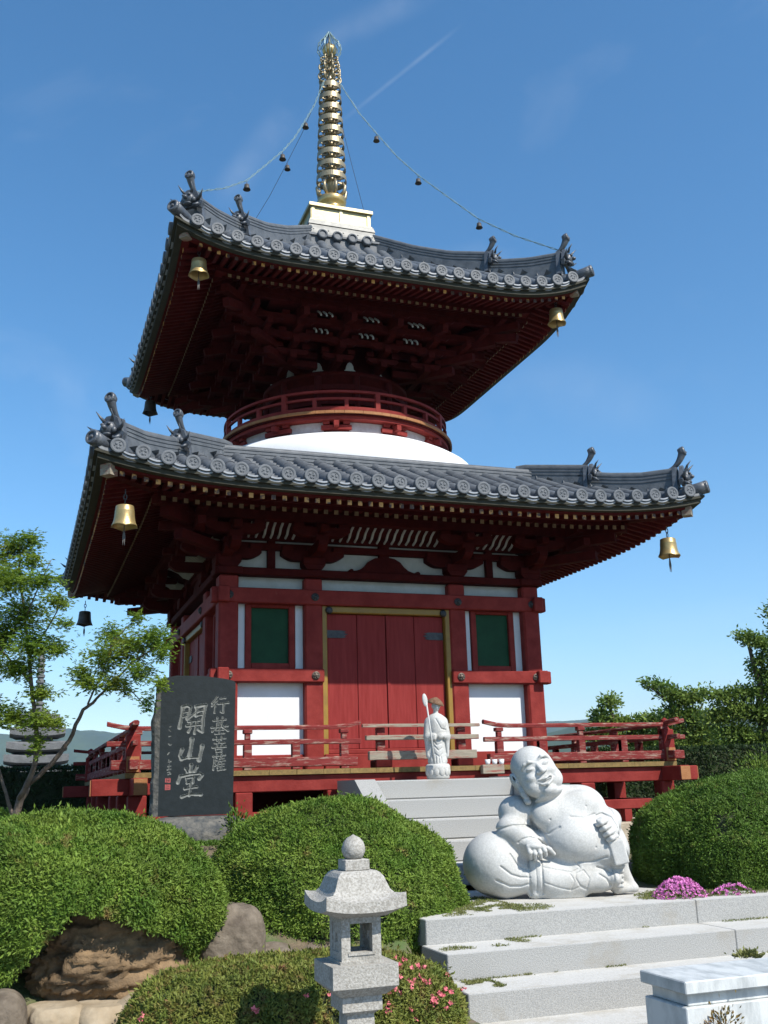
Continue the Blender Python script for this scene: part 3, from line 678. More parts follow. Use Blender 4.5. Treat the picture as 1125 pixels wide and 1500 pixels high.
mb = MB(); mb.smooth = True; mb.lathe([(.085, 10.5), (.08, 11.0), (.065, 12.0), (.05, 12.9), (.04, 13.4)], n=16); mb.build('spire_shaft', 'ringgold', SP)
for j in range(9):
    z = 10.88+.2285*j; r0 = .262-.0085*j; mb = MB(); mb.smooth = False
    mb.lathe([(r0-.012, z-.045), (r0, z-.05), (r0-.004, z+.045), (r0-.016, z+.045), (r0-.012, z-.045)], n=40, cap=False)
    for k in range(8):
        a = 2*PI*k/8+.2; ca, sa = math.cos(a), math.sin(a); mb.beam((.05*ca, .05*sa, z), (r0*ca, r0*sa, z), .022, .03)
        mb.tube([(r0*.62*ca+.04*sa*math.sin(t), r0*.62*sa-.04*ca*math.sin(t), z+.07+.04*math.cos(t)) for t in np.linspace(0, 2*PI, 9)], .008, 5)
    mb.lathe([(.085, z-.04), (.10, z-.02), (.085, z+.03), (.06, z+.06)], n=14)
    mb.build('spire_ring', 'ringgold', SP)
mb = MB(); mb.smooth = True
for k in range(8):
    a = 2*PI*k/8; ca, sa = math.cos(a), math.sin(a)
    for z, r_, q_ in ((12.93, .088, .12), (13.12, .080, .115), (13.28, .066, .10)):
        mb.tube([((q_+r_*math.cos(t))*ca, (q_+r_*math.cos(t))*sa, z+r_*math.sin(t)*1.05) for t in np.linspace(0, 2*PI, 14)], .016, 6)
        mb.tube([((q_+.02+r_*.45*math.cos(t))*ca, (q_+.02+r_*.45*math.cos(t))*sa, z-.02+r_*.5*math.sin(t)) for t in np.linspace(-1, 3.6, 9)], .012, 5)
mb.lathe([(.04, 12.78), (.09, 12.80), (.07, 12.84), (.04, 12.86)], n=16)
mb.build('water_flame_ornament', 'ringgold', SP)
mb = MB(); mb.smooth = True
mb.lathe([(.03, 13.36), (.06, 13.37), (.03, 13.39), (.07, 13.41), (.115, 13.45), (.13, 13.51), (.11, 13.58), (.05, 13.62), (.015, 13.70), (.004, 13.88)], n=24); mb.build('finial_jewel', 'gold', SP)
mb = MB()
for k in range(14):
    a = 2*PI*k/14; ca, sa = math.cos(a), math.sin(a)
    mb.tube([(r_*ca, r_*sa, z) for r_, z in ((.05, 13.36), (.15, 13.38), (.215, 13.50), (.20, 13.62), (.13, 13.70), (.10, 13.76), (.06, 13.82), (.02, 13.87+.03*(k % 2)))], .0085, 4)
mb.build('flame_cage', 'chain', SP)
# ================================================================ BODY (ground storey) : one side, copied to four
AC = 2.115; BC = 1.008; WY = -2.10
def side(nm, m, fn, four_=True, **k):
    mb = MB(); fn(mb); o = mb.build(nm, m, PG, **k)
    if four_: four(o, PG)
    return o
def f(mb):
    mb.piece(); mb.bx(-BC-.12, -BC+.12, -2.22, -2.0, 1.0, 3.43, .02); mb.piece(); mb.bx(BC-.12, BC+.12, -2.22, -2.0, 1.0, 3.43, .02)
side('wall_column', 'red', f)
mb = MB(); mb.bx(-AC-.125, -AC+.125, -AC-.125, -AC+.125, .98, 3.44, .025); four(mb.build('corner_column', 'red', PG), PG)
def f(mb): mb.bx(-2.02, 2.02, -2.06, -2.02, 1.0, 3.62)
side('wall_core', 'shadered', f)
def f(mb):
    for s in (-1, 1):
        a, b = sorted((s*1.10, s*2.0)); mb.piece(); mb.bx(a, b, -2.10, -2.055, 1.20, 2.10)
side('lower_plaster_panel', 'white', f)
def f(mb):
    for s in (-1, 1):
        for u, v in ((1.885, 2.0), (1.105, 1.225)): a, b = sorted((s*u, s*v)); mb.piece(); mb.bx(a, b, -2.105, -2.055, 2.24, 3.10)
side('plaster_strip', 'white', f)
def f(mb):
    for s in (-1, 1):
        a, b = sorted((s*1.10, s*2.0)); mb.piece(); mb.bx(a, b, -2.098, -2.055, 3.27, 3.44)
    mb.piece(); mb.bx(-.90, .90, -2.098, -2.055, 3.27, 3.44)
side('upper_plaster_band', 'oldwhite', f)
def f(mb):
    for s in (-1, 1):
        a, b = sorted((s*1.11, s*2.01)); mb.piece(); mb.bx(a, b, -2.15, -2.055, 1.0, 1.205, .01)
side('sill_beam', 'red', f)
# windows
for s in (-1, 1):
    w = empty('window', (s*1.56, -2.1, 2.3), parent=PG)
    w.matrix_parent_inverse = BASE[PG.name]; PW.pop(w.name); PW[w.name] = Matrix.Translation((s*1.56, -2.1, 2.3)); BASE[w.name] = PW[w.name].inverted()
    mb = MB(); c = s*1.56
    for x0, x1, z0, z1 in ((c-.325, c-.245, 2.25, 3.09), (c+.245, c+.325, 2.25, 3.09), (c-.245, c+.245, 3.04, 3.09), (c-.245, c+.245, 2.25, 2.335)): mb.bx(x0, x1, -2.135, -2.06, z0, z1, .008)
    fr = mb.build('window_frame', 'red', w)
    mb = MB(); mb.bx(c-.245, c+.245, -2.085, -2.065, 2.335, 3.04)
    for i in range(13):
        x = c-.225+i*.0375; mb.beam((x, -2.095, 2.335), (x, -2.095, 3.04), .020, .020)
    lt = mb.build('window_lattice', 'green', w)
    for k in (1, 2, 3):
        cc = copy_tree(w, PG); cc.matrix_parent_inverse = w.matrix_parent_inverse
        p = Matrix.Rotation(k*PI/2, 4, 'Z') @ Vector((s*1.56, -2.1, 2.3)); cc.location = p; cc.rotation_euler = (0, 0, k*PI/2)
# beams (nageshi)
def f(mb):
    for s in (-1, 1):
        a, b = sorted((s*.885, s*2.345)); mb.piece(); mb.bx(a, b, -2.262, -2.12, 2.085, 2.255, .012)
side('lower_tie_beam', 'red', f)
def f(mb): mb.bx(-2.335, 2.335, -2.262, -2.12, 3.078, 3.272, .012)
side('upper_tie_beam', 'red', f)
def f(mb): mb.bx(-2.30, 2.30, -2.25, -1.95, 3.437, 3.535, .012); mb.bx(-2.36, 2.36, -2.215, -2.08, 3.30, 3.42, .01)
side('head_plate', 'shadered', lambda mb: mb.bx(-2.30, 2.30, -2.27, -1.95, 3.437, 3.535, .012))
# bosses
def boss(nm, m, pts, r):
    mb = MB()
    for (x, z) in pts:
        mb.piece()
        R4 = Matrix.Translation((x, -2.262, z)) @ Matrix.Rotation(R(90), 4, 'X')
        mb.lathe([(r, 0), (r, .012), (r*.8, .018), (r*.45, .02), (r*.42, .034), (.0001, .042)], n=18, M4=R4)
        for k in range(6):
            a = 2*PI*k/6; mb.ball(R4 @ Vector((r*.62*math.cos(a), r*.62*math.sin(a), .02)), (r*.2, .012, r*.2), 6, 4)
    four(mb.build(nm, m, PG), PG)
boss('nail_cover', 'bronze', [(-AC, 2.17), (-1.0, 2.17), (1.0, 2.17), (AC, 2.17)], .052)
boss('nail_cover', 'iron', [(-AC, 3.175), (-1.0, 3.175), (1.0, 3.175), (AC, 3.175)], .052)
# doors
def f(mb):
    mb.bx(-.905, -.825, -2.20, -2.06, 1.18, 3.078, .01); mb.bx(.825, .905, -2.20, -2.06, 1.18, 3.078, .01); mb.bx(-.825, .825, -2.198, -2.06, 2.99, 3.077, .01)
side('door_frame', 'ochre', f)
def f(mb): mb.bx(-.885, .885, -2.24, -2.06, 1.0, 1.20, .012); mb.bx(-.885, .885, -2.16, -2.06, 1.20, 1.26, .01)
side('threshold', 'red', f)
for s in (-1, 1):
    d = empty('door', (s*.8, -2.1, 1.26), parent=PG); d.matrix_parent_inverse = BASE[PG.name]; PW[d.name] = Matrix.Translation((s*.8, -2.1, 1.26)); BASE[d.name] = PW[d.name].inverted()
    mb = MB()
    for x0, x1 in ((.004, .398), (.404, .82)):
        a, b = sorted((s*x0, s*x1)); mb.bx(a, b, -2.125, -2.065, 1.262, 2.985, .006)
    a, b = sorted((s*.004, s*.045)); mb.bx(a, b, -2.14, -2.126, 1.262, 2.985, .004) if s > 0 else None
    mb.build('door_leaf', 'redvert', d)
    mb = MB()
    for z in (2.72,):
        x = s*.815; mb.prism([(0, -.05), (-s*.21, -.05), (-s*.27, -.035), (-s*.23, -.02), (-s*.29, 0), (-s*.23, .02), (-s*.27, .035), (-s*.21, .05), (0, .05)], (x, -2.126, z), (1, 0, 0), (0, 0, 1), (0, -.012, 0))
    mb.build('strap_hinge', 'iron', d)
    mb = MB(); mb.ball((s*.80, -2.21, 3.02), (.05, .03, .05), 10, 6); mb.build('pivot_cap', 'iron', d)
    for k in (1, 2, 3):
        cc = copy_tree(d, PG); cc.matrix_parent_inverse = d.matrix_parent_inverse
        cc.location = Matrix.Rotation(k*PI/2, 4, 'Z') @ Vector((s*.8, -2.1, 1.26)); cc.rotation_euler = (0, 0, k*PI/2)
# upper wall : white panels, frog-leg strut, bracket sets
def f(mb): mb.bx(-2.04, 2.04, -2.085, -2.05, 3.535, 4.35)
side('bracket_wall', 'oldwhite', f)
def f(mb):
    mb.bx(-2.30, 2.30, -2.17, -2.087, 3.795, 3.885, .006); mb.bx(-2.30, 2.30, -2.17, -2.087, 3.925, 4.02, .006); mb.bx(-2.2, 2.2, -2.16, -2.087, 4.02, 4.34)
    for s in (-1, 1): a, b = sorted((s*1.50, s*1.60)); mb.bx(a, b, -2.16, -2.087, 3.535, 3.93)
side('wall_purlin', 'shadered', f)
def f(mb):
    poly = [(-.50, 0), (-.505, .035), (-.48, .055), (-.45, .05), (-.44, .03), (-.40, .035), (-.33, .06), (-.27, .11), (-.22, .17), (-.14, .215), (0, .235)]
    poly = poly+[(-a, b) for a, b in poly[-2::-1]]
    mb.prism(poly, (0, -2.087, 3.535), (1, 0, 0), (0, 0, 1), (0, -.09, 0)); mb.bx(-.07, .07, -2.16, -2.09, 3.77, 3.93)
side('frog_leg_strut', 'shadered', f)
def hijiki(mb, c, half, h, w, ax, d):
    n = 5; poly = [(-half, h), (-half, h*.55)]+[(-half+half*.42*(i/n), h*.55-h*.55*math.sin(PI/2*i/n)) for i in range(1, n+1)]
    poly = poly+[(-a, b) for a, b in poly[::-1]]
    ax = Vector(ax); mb.prism(poly, Vector(c)-Vector(d)*w/2, ax, (0, 0, 1), Vector(d)*w)
def brset(mb, x, corner=False):
    y = -2.12
    mb.bx(x-.15, x+.15, y-.17, y+.03, 3.60, 3.70, .01); mb.prism([(-.15, .065), (-.10, 0), (.10, 0), (.15, .065)], (x, y-.17, 3.536), (1, 0, 0), (0, 0, 1), (0, .2, 0))
    hijiki(mb, (x, y-.04, 3.66), .42, .13, .13, (1, 0, 0), (0, 1, 0))
    for d in (-.34, 0, .34): mb.bx(x+d-.075, x+d+.075, y-.115, y-.01, 3.79, 3.86, .01)
    hijiki(mb, (x, y-.25, 3.70), .34, .13, .12, (0, 1, 0), (1, 0, 0))
    mb.bx(x-.09, x+.09, y-.56, y-.38, 3.83, 3.91, .01)
    hijiki(mb, (x, y-.46, 3.89), .38, .12, .12, (1, 0, 0), (0, 1, 0))
    for d in (-.30, 0, .30): mb.bx(x+d-.07, x+d+.07, y-.53, y-.39, 4.00, 4.07, .01)
    mb.bx(x-.055, x+.055, y-.68, y-.2, 3.93, 4.02, .01)
def f(mb):
    for x in (-AC, -BC, BC, AC): mb.piece(); brset(mb, x)
side('bracket_set', 'shadered', f)
def f(mb):
    mb.beam((-2, -2, 3.76), (-2.85, -2.85, 3.78), .12, .12); mb.beam((-2, -2, 3.98), (-3.05, -3.05, 4.0), .12, .13); mb.beam((-2.5, -2.6, 3.92), (-3.05, -2.6, 3.92), .1, .1); mb.beam((-2.6, -2.5, 3.92), (-2.6, -3.05, 3.92), .1, .1)
side('corner_bracket', 'shadered', f)
def f(mb): mb.bx(-2.95, 2.95, -2.65, -2.51, 4.072, 4.20, .008)
side('eave_purlin', 'shadered', f)
def f(mb):
    for x0, x1, n in ((-.73, .73, 15), (-1.86, -1.27, 7), (1.27, 1.86, 7)):
        for i in range(n):
            x = x0+(x1-x0)*i/(n-1); mb.piece(); mb.tube([(x, -2.16, 3.955), (x, -2.26, 3.985), (x, -2.33, 4.05), (x, -2.44, 4.095), (x, -2.52, 4.11)], .017, 6)
side('ceiling_rib', 'oldwhite', f)
def f(mb):
    vs = []
    for x in (-2.6, 2.6):
        for y, z in ((-2.1, 3.99), (-2.26, 4.02), (-2.33, 4.085), (-2.44, 4.13), (-2.55, 4.16)): vs.append((x, y, z))
    mb.add(vs, [(i, i+1, i+6, i+5) for i in range(4)])
side('coved_ceiling', 'shadered', f)
mb = MB(); mb.bx(-2.0, 2.0, -2.0, 2.0, .9, 1.0); mb.build('interior_floor', 'shadered', PG)
mb = MB(); mb.bx(-1.9, 1.9, -1.9, 1.9, .30, .90); mb.build('under_floor_wall', 'shadered', PG)
# ================================================================ VERANDA
def f(mb):
    n = 22; D = 3.42
    for i in range(n):
        w = 2*D/n; x = -D+w*i; j = random.uniform(-.004, .004)
        mb.bx(x+.002, x+w-.002, -D+j, -2.0, .945, 1.0+j*.4)
side('veranda_floor', 'deck', f)
def f(mb):
    mb.bx(-3.76, 3.76, -3.37, -3.22, .765, .943, .01); mb.bx(-3.3, 3.3, -2.5, -2.38, .80, .943)
side('veranda_beam', 'red', f)
def f(mb):
    for s in (-1, 1): a, b = sorted((s*3.7602, s*3.768)); mb.piece(); mb.bx(a, b, -3.362, -3.228, .773, .935)
side('beam_end_cap', 'endwood', f)
def f(mb):
    for x in (-3.28, -2.14, -1.1, 1.1, 2.14, 3.28):
        if x != 3.28: mb.piece(); mb.bx(x-.095, x+.095, -3.385, -3.20, .29, .765, .01)
    for s in (-1, 1): a, b = sorted((s*1.2, s*3.19)); mb.piece(); mb.bx(a, b, -3.35, -3.24, .44, .555, .008)
    for x in (-2.7, 2.7): mb.piece(); mb.bx(x-.05, x+.05, -3.34, -3.25, .29, .44)
side('veranda_post', 'red', f)
def rail(mb, x0, x1, y, e0, e1):
    """top, middle and base rail with upturned ends, e = free end"""
    n = 16; pts = []
    for i in range(n+1):
        x = x0+(x1-x0)*i/n; up = 0
        if e0: up = max(up, .05*max(0, 1-(x-x0)/.35)**2)
        if e1: up = max(up, .05*max(0, 1-(x1-x)/.35)**2)
        pts.append((x, y, 1.462+up))
    mb.piece(); mb.sweep([(-.032, -.022), (.032, -.022), (.036, .008), (.018, .026), (-.018, .026), (-.036, .008)], pts, lat=(0, 1, 0))
    mb.piece(); mb.bx(x0+.0, x1-.0, y-.028, y+.028, 1.275, 1.332, .006); mb.piece(); mb.bx(x0+.05, x1-.05, y-.05, y+.05, 1.03, 1.135, .008)
def strut(mb, x, y, tall=True):
    mb.bx(x-.045, x+.045, y-.04, y+.04, 1.0, 1.275, .006)
    if tall: mb.bx(x-.03, x+.03, y-.03, y+.03, 1.33, 1.40, .006); mb.bx(x-.05, x+.05, y-.042, y+.042, 1.395, 1.442, .008)
def railing(nm, x0, x1, rot, e0, e1, xs, mid):
    y = -3.345; mb = MB(); rail(mb, x0, x1, y, e0, e1); rails = mb.build('railing_bar', 'redworn', PG); mb = MB()
    for x in xs: mb.piece(); strut(mb, x, y)
    for x in mid: mb.piece(); strut(mb, x, y, False); mb.bx(x-.045, x+.045, y-.035, y+.035, 1.13, 1.275)
    for o in rails+mb.build('railing_post', 'redworn', PG): o.rotation_euler = (0, 0, rot)
railing('veranda_railing', -3.62, -.78, 0, True, True, (-3.3, -2.1, -.98), (-2.7, -1.55))
railing('veranda_railing', .78, 3.62, 0, True, True, (3.3, 2.1, .98), (2.7, 1.55))
for k in (1, 2, 3): railing('veranda_railing', -3.62, 3.62, k*PI/2, True, True, (-3.3, -2.1, -.98, .98, 2.1, 3.3), (-2.7, -1.55, -.4, .4, 1.55, 2.7))
mb = MB()
for s in (-1, 1):
    for t in (-1, 1):
        x, y = s*3.345, t*3.345; mb.piece(); mb.bx(x-.075, x+.075, y-.075, y+.075, 1.0, 1.40, .012); mb.lathe([(.06, 1.40), (.035, 1.44), (.05, 1.48), (.045, 1.52), (.0001, 1.55)], (x, y, 0), 12)
mb.build('corner_post', 'red', PG)
mb = MB()
for t in (-3.3,):
    for s in (-1, 1):
        x = s*3.345; mb.piece(); mb.bx(x-.066, x+.066, -3.4305, -3.4215, 1.01, 1.17)
mb.build('bare_post_face', 'endwood', PG)
mb = MB(); mb.bx(-3.56, 3.56, -3.52, 3.52, .06, .288, .015); mb.bx(-3.66, 3.66, -3.62, 3.62, -.25, .058, .015); 
mb.build('foundation_stone', 'beige', PG)
# gate barrier (loose rails standing in the gap), cups
BA = empty('wooden_barrier', (-.02, -3.37, 1.0), 'loose weathered barrier of bare rails closing the veranda opening behind the monk statue', 'barrier')
mb = MB(); n = 10; mb.sweep([(-.025, -.018), (.025, -.018), (.025, .01), (0, .02), (-.025, .01)], [(-.76+1.48*i/n, -3.36, 1.475+.0*i) for i in range(n+1)], lat=(0, 1, 0)); mb.build('top_rail', 'greywood', BA)
mb = MB(); mb.bx(-.72, .70, -3.39, -3.33, 1.31, 1.365, .005); mb.build('middle_rail', 'greywood', BA)
mb = MB(); mb.bx(-.69, .66, -3.40, -3.33, 1.085, 1.185, .006); mb.build('bottom_rail', 'greywood', BA)
for x in (-.52, .50):
    mb = MB(); mb.bx(x-.05, x+.05, -3.33, -3.26, 1.0, 1.455, .006); mb.build('barrier_post', 'redworn', BA)
    mb = MB(); mb.bx(x-.10, x+.10, -3.42, -3.20, 1.0, 1.085, .01); mb.build('barrier_foot', 'shadered', BA)
mb = MB(); mb.bx(.68, .96, -3.50, -3.425, .90, 1.005, .006); mb.build('deck_edge_block', 'greywood', PG)
for x, l in ((.765, 'leftmost'), (.855, 'middle'), (.945, 'rightmost')):
    mb = MB(); mb.smooth = True; mb.lathe([(.018, 0), (.028, .01), (.034, .06), (.030, .06), (.024, .015), (.0001, .012)], (x, -3.455, 1.005), 16)
    mb.build('cup', 'white', None, label=l+' of three small white offering cups on the veranda edge', cat='cup', group='white cups on the veranda edge')
# ================================================================ STAIRS
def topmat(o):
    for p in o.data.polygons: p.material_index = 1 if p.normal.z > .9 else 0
ST = empty('stone_staircase', (-.05, -4.4, -.17), 'narrow grey granite staircase rising to the pagoda veranda', 'stairs')
tops = [(.85, -4.10), (.65, -4.40), (.45, -4.70), (.25, -5.0), (.05, -5.30)]
for i, (z, y) in enumerate(tops):
    mb = MB(); back = -3.46 if i == 0 else tops[i-1][1]+.02
    mb.bx(-.868, .768, y, back, z-.20 if i else z-.2, z, .014)
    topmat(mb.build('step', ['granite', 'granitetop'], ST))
mb = MB()
for i, (z, y) in enumerate(tops[:-1]): mb.bx(-.866, .766, y+.025, -3.46, -.17, z-.202) if i == 0 else None
mb.bx(-.866, .766, -4.375, -4.10, -.17, .448); mb.bx(-.866, .766, -4.675, -4.376, -.17, .248); mb.bx(-.866, .766, -4.975, -4.676, -.17, .048); mb.build('stair_core', 'granite', ST)
for x0, x1 in ((-1.10, -.87), (.77, 1.0)):
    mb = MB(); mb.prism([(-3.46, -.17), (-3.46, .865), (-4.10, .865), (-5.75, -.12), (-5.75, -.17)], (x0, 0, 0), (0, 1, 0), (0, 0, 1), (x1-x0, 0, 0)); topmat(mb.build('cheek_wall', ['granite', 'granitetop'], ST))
LS = empty('wide_steps', (3, -7.6, -.93), 'wide pale granite steps below the seated statue', 'steps')
lst = [(-.20, -7.12, -1.52), (-.38, -7.60, -1.55), (-.56, -8.06, -1.60), (-.745, -8.52, -1.66)]
for i, (z, y, x) in enumerate(lst):
    mb = MB(); yb = -5.25 if i == 0 else lst[i-1][1]+.02
    xs = [x, .9, 2.7, 4.6, 7.5]
    for a, b in zip(xs, xs[1:]):
        mb.bbox(Matrix.Translation(((a+b)/2, (y+yb)/2, z-.10)), (b-a)/2-.0015, (yb-y)/2, .10, .006)
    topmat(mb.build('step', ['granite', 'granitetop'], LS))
mb = MB(); mb.bx(-1.50, 7.5, -7.09, -5.26, -.95, -.403); mb.bx(-1.53, 7.5, -7.57, -7.0, -.95, -.583); mb.bx(-1.58, 7.5, -8.03, -7.5, -.95, -.765); mb.build('step_core', 'granite', LS)
# ================================================================ marble block
MBK = empty('marble_offering_table', (-.1, -9.3, -.93), 'veined grey and white marble table with overhanging lid beside the wide steps', 'stone table')
mb = MB(); mb.bx(-.82, .80, -9.39, -8.92, -.42, -.35, .006); mb.build('lid', 'marble', MBK)
mb = MB(); mb.bx(-.775, .755, -9.335, -8.975, -.49, -.4202, .003); mb.build('neck', 'marble', MBK)
mb = MB(); mb.bx(-.81, .79, -9.365, -8.94, -.93, -.492, .006); mb.build('table_body', 'marble', MBK)
# ================================================================ BELLS
def bell(name, loc, s, m, label, group=None, hang=.16, clap=True):
    e = empty(name, loc, label, 'bell', group)      # loc = crown of the bell
    x, y, z = loc
    mb = MB(); mb.smooth = True
    pr = [(.0001, 0), (.55, -.01), (.66, -.06), (.68, -.12), (.70, -.40), (.72, -.44), (.715, -.48), (.74, -.85), (.78, -1.1), (.84, -1.35), (.93, -1.58), (.97, -1.70), (.93, -1.70), (.80, -1.36), (.70, -1.0), (.64, -.2), (.0001, -.1)]
    n = 40; vs = []
    for i, (r_, h) in enumerate(pr):
        for k in range(n):
            t = 2*PI*k/n; hh = h
            if 10 <= i <= 12: hh = h+.14*abs(math.sin(2*t))-.03
            vs.append((x+r_*s*math.cos(t), y+r_*s*math.sin(t), z+hh*s))
    mb.add(vs, [(i*n+k, i*n+(k+1) % n, (i+1)*n+(k+1) % n, (i+1)*n+k) for i in range(len(pr)-1) for k in range(n)])
    mb.build('bell_body', m, e)
    mb = MB(); 
    L = hang; nl = max(2, round(L/.06))
    for i in range(nl):
        zc = z+.02+(i+.5)*L/nl; ax = (1, 0) if i % 2 else (0, 1)
        mb.tube([(x+ax[0]*.018*math.cos(t), y+ax[1]*.018*math.cos(t), zc+L/nl*.62*math.sin(t)) for t in np.linspace(0, 2*PI, 9)], .006, 5)
    mb.build('hanging_chain', 'iron', e)
    if clap:
        mb = MB(); mb.tube([(x, y, z-.1*s), (x, y, z-1.95*s)], .006, 6); w = .11*s
        mb.prism([(-w, -.1), (-w*.5, -.02), (0, -.06), (w*.5, -.02), (w, -.1), (w*.6, -.2), (0, -.13), (-w*.6, -.2)], (x, y-.004, z-1.72*s), (1, 0, 0), (0, 0, 1), (0, .008, 0)); mb.build('clapper', 'belldark', e)
    return e
E1, E2 = 3.54, 2.64
B1 = bell('wind_bell', (-E1, -E1, 3.89), .150, 'bellgold', 'gilt wind bell hanging under the front left corner of the lower roof', 'large bells under the roof corners')
B2 = bell('wind_bell', (-E2, -E2, 7.55), .140, 'bellgold', 'gilt wind bell hanging under the front left corner of the upper roof', 'large bells under the roof corners', hang=.10)
B3 = bell('wind_bell', (E1, -E1, 3.89), .150, 'bellgold', 'gilt wind bell at the lower roof corner on the right, against open sky', 'large bells under the roof corners', hang=.12)
B4 = bell('wind_bell', (E2, -E2, 7.55), .140, 'bellgold', 'gilt wind bell at the upper roof corner on the right, against open sky', 'large bells under the roof corners', hang=.10)
B5 = bell('wind_bell', (-E1, E1, 3.89), .145, 'belldark', 'dark bell at the far left corner of the lower roof above the maple', 'large bells under the roof corners', hang=.16)
B6 = bell('wind_bell', (-E2, E2, 7.55), .14, 'belldark', 'dark bell silhouetted at the far left corner of the upper roof', 'large bells under the roof corners', hang=.10)
# chains from the spire to the roof corners, each with small bells
cpt = [(.14, 12.76), (.40, 12.02), (.62, 11.52), (.88, 10.95), (1.14, 10.48), (1.5, 9.92), (1.85, 9.38), (2.25, 8.93), (2.72, 8.50)]
for (sx, sy, lb) in ((-1, -1, 'front left'), (1, -1, 'front right'), (-1, 1, 'back left'), (1, 1, 'back right')):
    P3 = [(sx*t, sy*t, z) for t, z in cpt]; mb = MB(); rr_ = .0055 if sy < 0 else .004
    # twisted links
    Q3 = []
    for a, b in zip(P3, P3[1:]):
        for i in range(8): Q3.append(tuple(a[j]+(b[j]-a[j])*i/8 for j in range(3)))
    Q3.append(P3[-1])
    mb.tube([(x+.012*math.sin(i*1.3)*(sy < 0), y, z+.012*math.cos(i*1.3)*(sy < 0)) for i, (x, y, z) in enumerate(Q3)], rr_, 5)
    if sy < 0: mb.tube([(x-.012*math.sin(i*1.3), y, z-.012*math.cos(i*1.3)) for i, (x, y, z) in enumerate(Q3)], rr_, 5)
    mb.build('bell_chain', 'chain' if sy < 0 else 'belldark', None, label='%s chain from the spire top to the %s corner of the roof' % ('pale green' if sy < 0 else 'thin dark', lb), cat='chain', group='chains from the spire to the roof corners')
    for j, (t, nm_) in enumerate(((.62, 'highest'), (1.14, 'second highest'), (1.85, 'lowest'))):
        if sx > 0 and sy > 0 and j != 1: continue
        z = interp(cpt, t)-.02
        mb = MB(); mb.smooth = True; mb.tube([(sx*t, sy*t, z), (sx*t, sy*t, z-.06)], .005, 5); mb.lathe([(.012, -.045), (.035, -.055), (.040, -.10), (.056, -.135), (.050, -.135), (.0001, -.07)], (sx*t, sy*t, z), 16)
        mb.build('small_bell', 'belldark', None, label='%s small dark bell on the %s spire chain' % (nm_, lb), cat='bell', group='small bells on the spire chains')
# ================================================================ LANTERN
LX, LY = -2.765, -9.30
LN = empty('stone_lantern', (LX, LY, -.93), 'square granite garden lantern with a curved cap and ball finial', 'stone lantern')
def sq(mb, h0, h1, z0, z1):
    vs = [(LX+sx*h, LY+sy*h, z) for h, z in ((h0, z0), (h1, z1)) for sx, sy in ((-1, -1), (1, -1), (1, 1), (-1, 1))]
    mb.add(vs, [(3, 2, 1, 0), (4, 5, 6, 7)]+[(i, (i+1) % 4, (i+1) % 4+4, i+4) for i in range(4)])
mb = MB(); mb.smooth = True; mb.lathe([(.035, .405), (.052, .42), (.063, .445), (.064, .465), (.055, .495), (.035, .517), (.012, .528), (.0001, .535)], (LX, LY, 0), 28); mb.smooth = False
mb.bx(LX-.068, LX+.068, LY-.068, LY+.068, .352, .408, .004); mb.build('ball_finial', 'lantern', LN)
mb = MB(); prof = [(.095, .352), (.110, .343), (.126, .322), (.138, .290), (.150, .258), (.168, .232), (.192, .215), (.216, .206), (.218, .155), (.13, .128), (.10, .128)]
n = 12; vs = []
for j, (h, z) in enumerate(prof):
    for k in range(4):
        for i in range(n):
            f_ = -1+2*i/n; w = {0: 0, 1: 0, 2: .02, 3: .05, 4: .1, 5: .3, 6: .7, 7: 1, 8: .6}.get(j, 0)
            x, y = f_*h, -h; c, s = [(1, 0), (0, 1), (-1, 0), (0, -1)][k]; vs.append((LX+x*c-y*s, LY+x*s+y*c, z+w*.040*(abs(f_)**2.5)))
m = 4*n; mb.add(vs, [(j*m+i, j*m+(i+1) % m, (j+1)*m+(i+1) % m, (j+1)*m+i) for j in range(len(prof)-1) for i in range(m)]+[tuple(range(m))[::-1], tuple((len(prof)-1)*m+i for i in range(m))])
mb.build('lantern_cap', 'lantern', LN)
mb = MB(); a, b = .108, .060; z0, z1 = -.085, .128
for sx in (-1, 1):
    for sy in (-1, 1): mb.bx(*sorted((LX+sx*a, LX+sx*b)), *sorted((LY+sy*a, LY+sy*b)), z0, z1)
for c_, s_ in ((0, -1), (0, 1), (1, 0), (-1, 0)):
    for q0, q1 in ((z0, -.045), (.095, z1)):
        if c_ == 0: mb.bx(LX-b, LX+b, *sorted((LY+s_*a, LY+s_*b)), q0, q1)
        else: mb.bx(*sorted((LX+c_*a, LX+c_*b)), LY-b, LY+b, q0, q1)
    if c_ == 0: mb.bx(LX-b-.012, LX+b+.012, *sorted((LY+s_*(a+.006), LY+s_*(a+.001))), -.058, -.046)
for sx in (-1, 1):
    mb.bx(*sorted((LX+sx*(a-.004), LX+sx*(b+.012))), LY-b, LY-.022, -.045, .095); mb.bx(*sorted((LX+sx*(a-.004), LX+sx*(b+.012))), LY+.022, LY+b, -.045, .095)
    mb.bx(*sorted((LX+sx*(a-.006), LX+sx*(b+.014))), LY-.022, LY+.022, -.045, .0); mb.bx(*sorted((LX+sx*(a-.006), LX+sx*(b+.014))), LY-.022, LY+.022, .045, .095)
mb.build('fire_box', 'lantern', LN)
mb = MB(); sq(mb, .118, .118, -.098, -.085); sq(mb, .176, .176, -.205, -.0982); sq(mb, .122, .176, -.250, -.2052); mb.build('fire_box_platform', 'lantern', LN)
mb = MB(); sq(mb, .107, .107, -.325, -.2505); sq(mb, .074, .094, -.345, -.3255)
prof = [(.072, -.345), (.075, -.45), (.084, -.55), (.100, -.66), (.125, -.78), (.15, -.88), (.16, -.95)]
for (h0, z0), (h1, z1) in zip(prof, prof[1:]): sq(mb, h1, h0, z1, z0)
mb.build('shaft', 'lantern', LN)
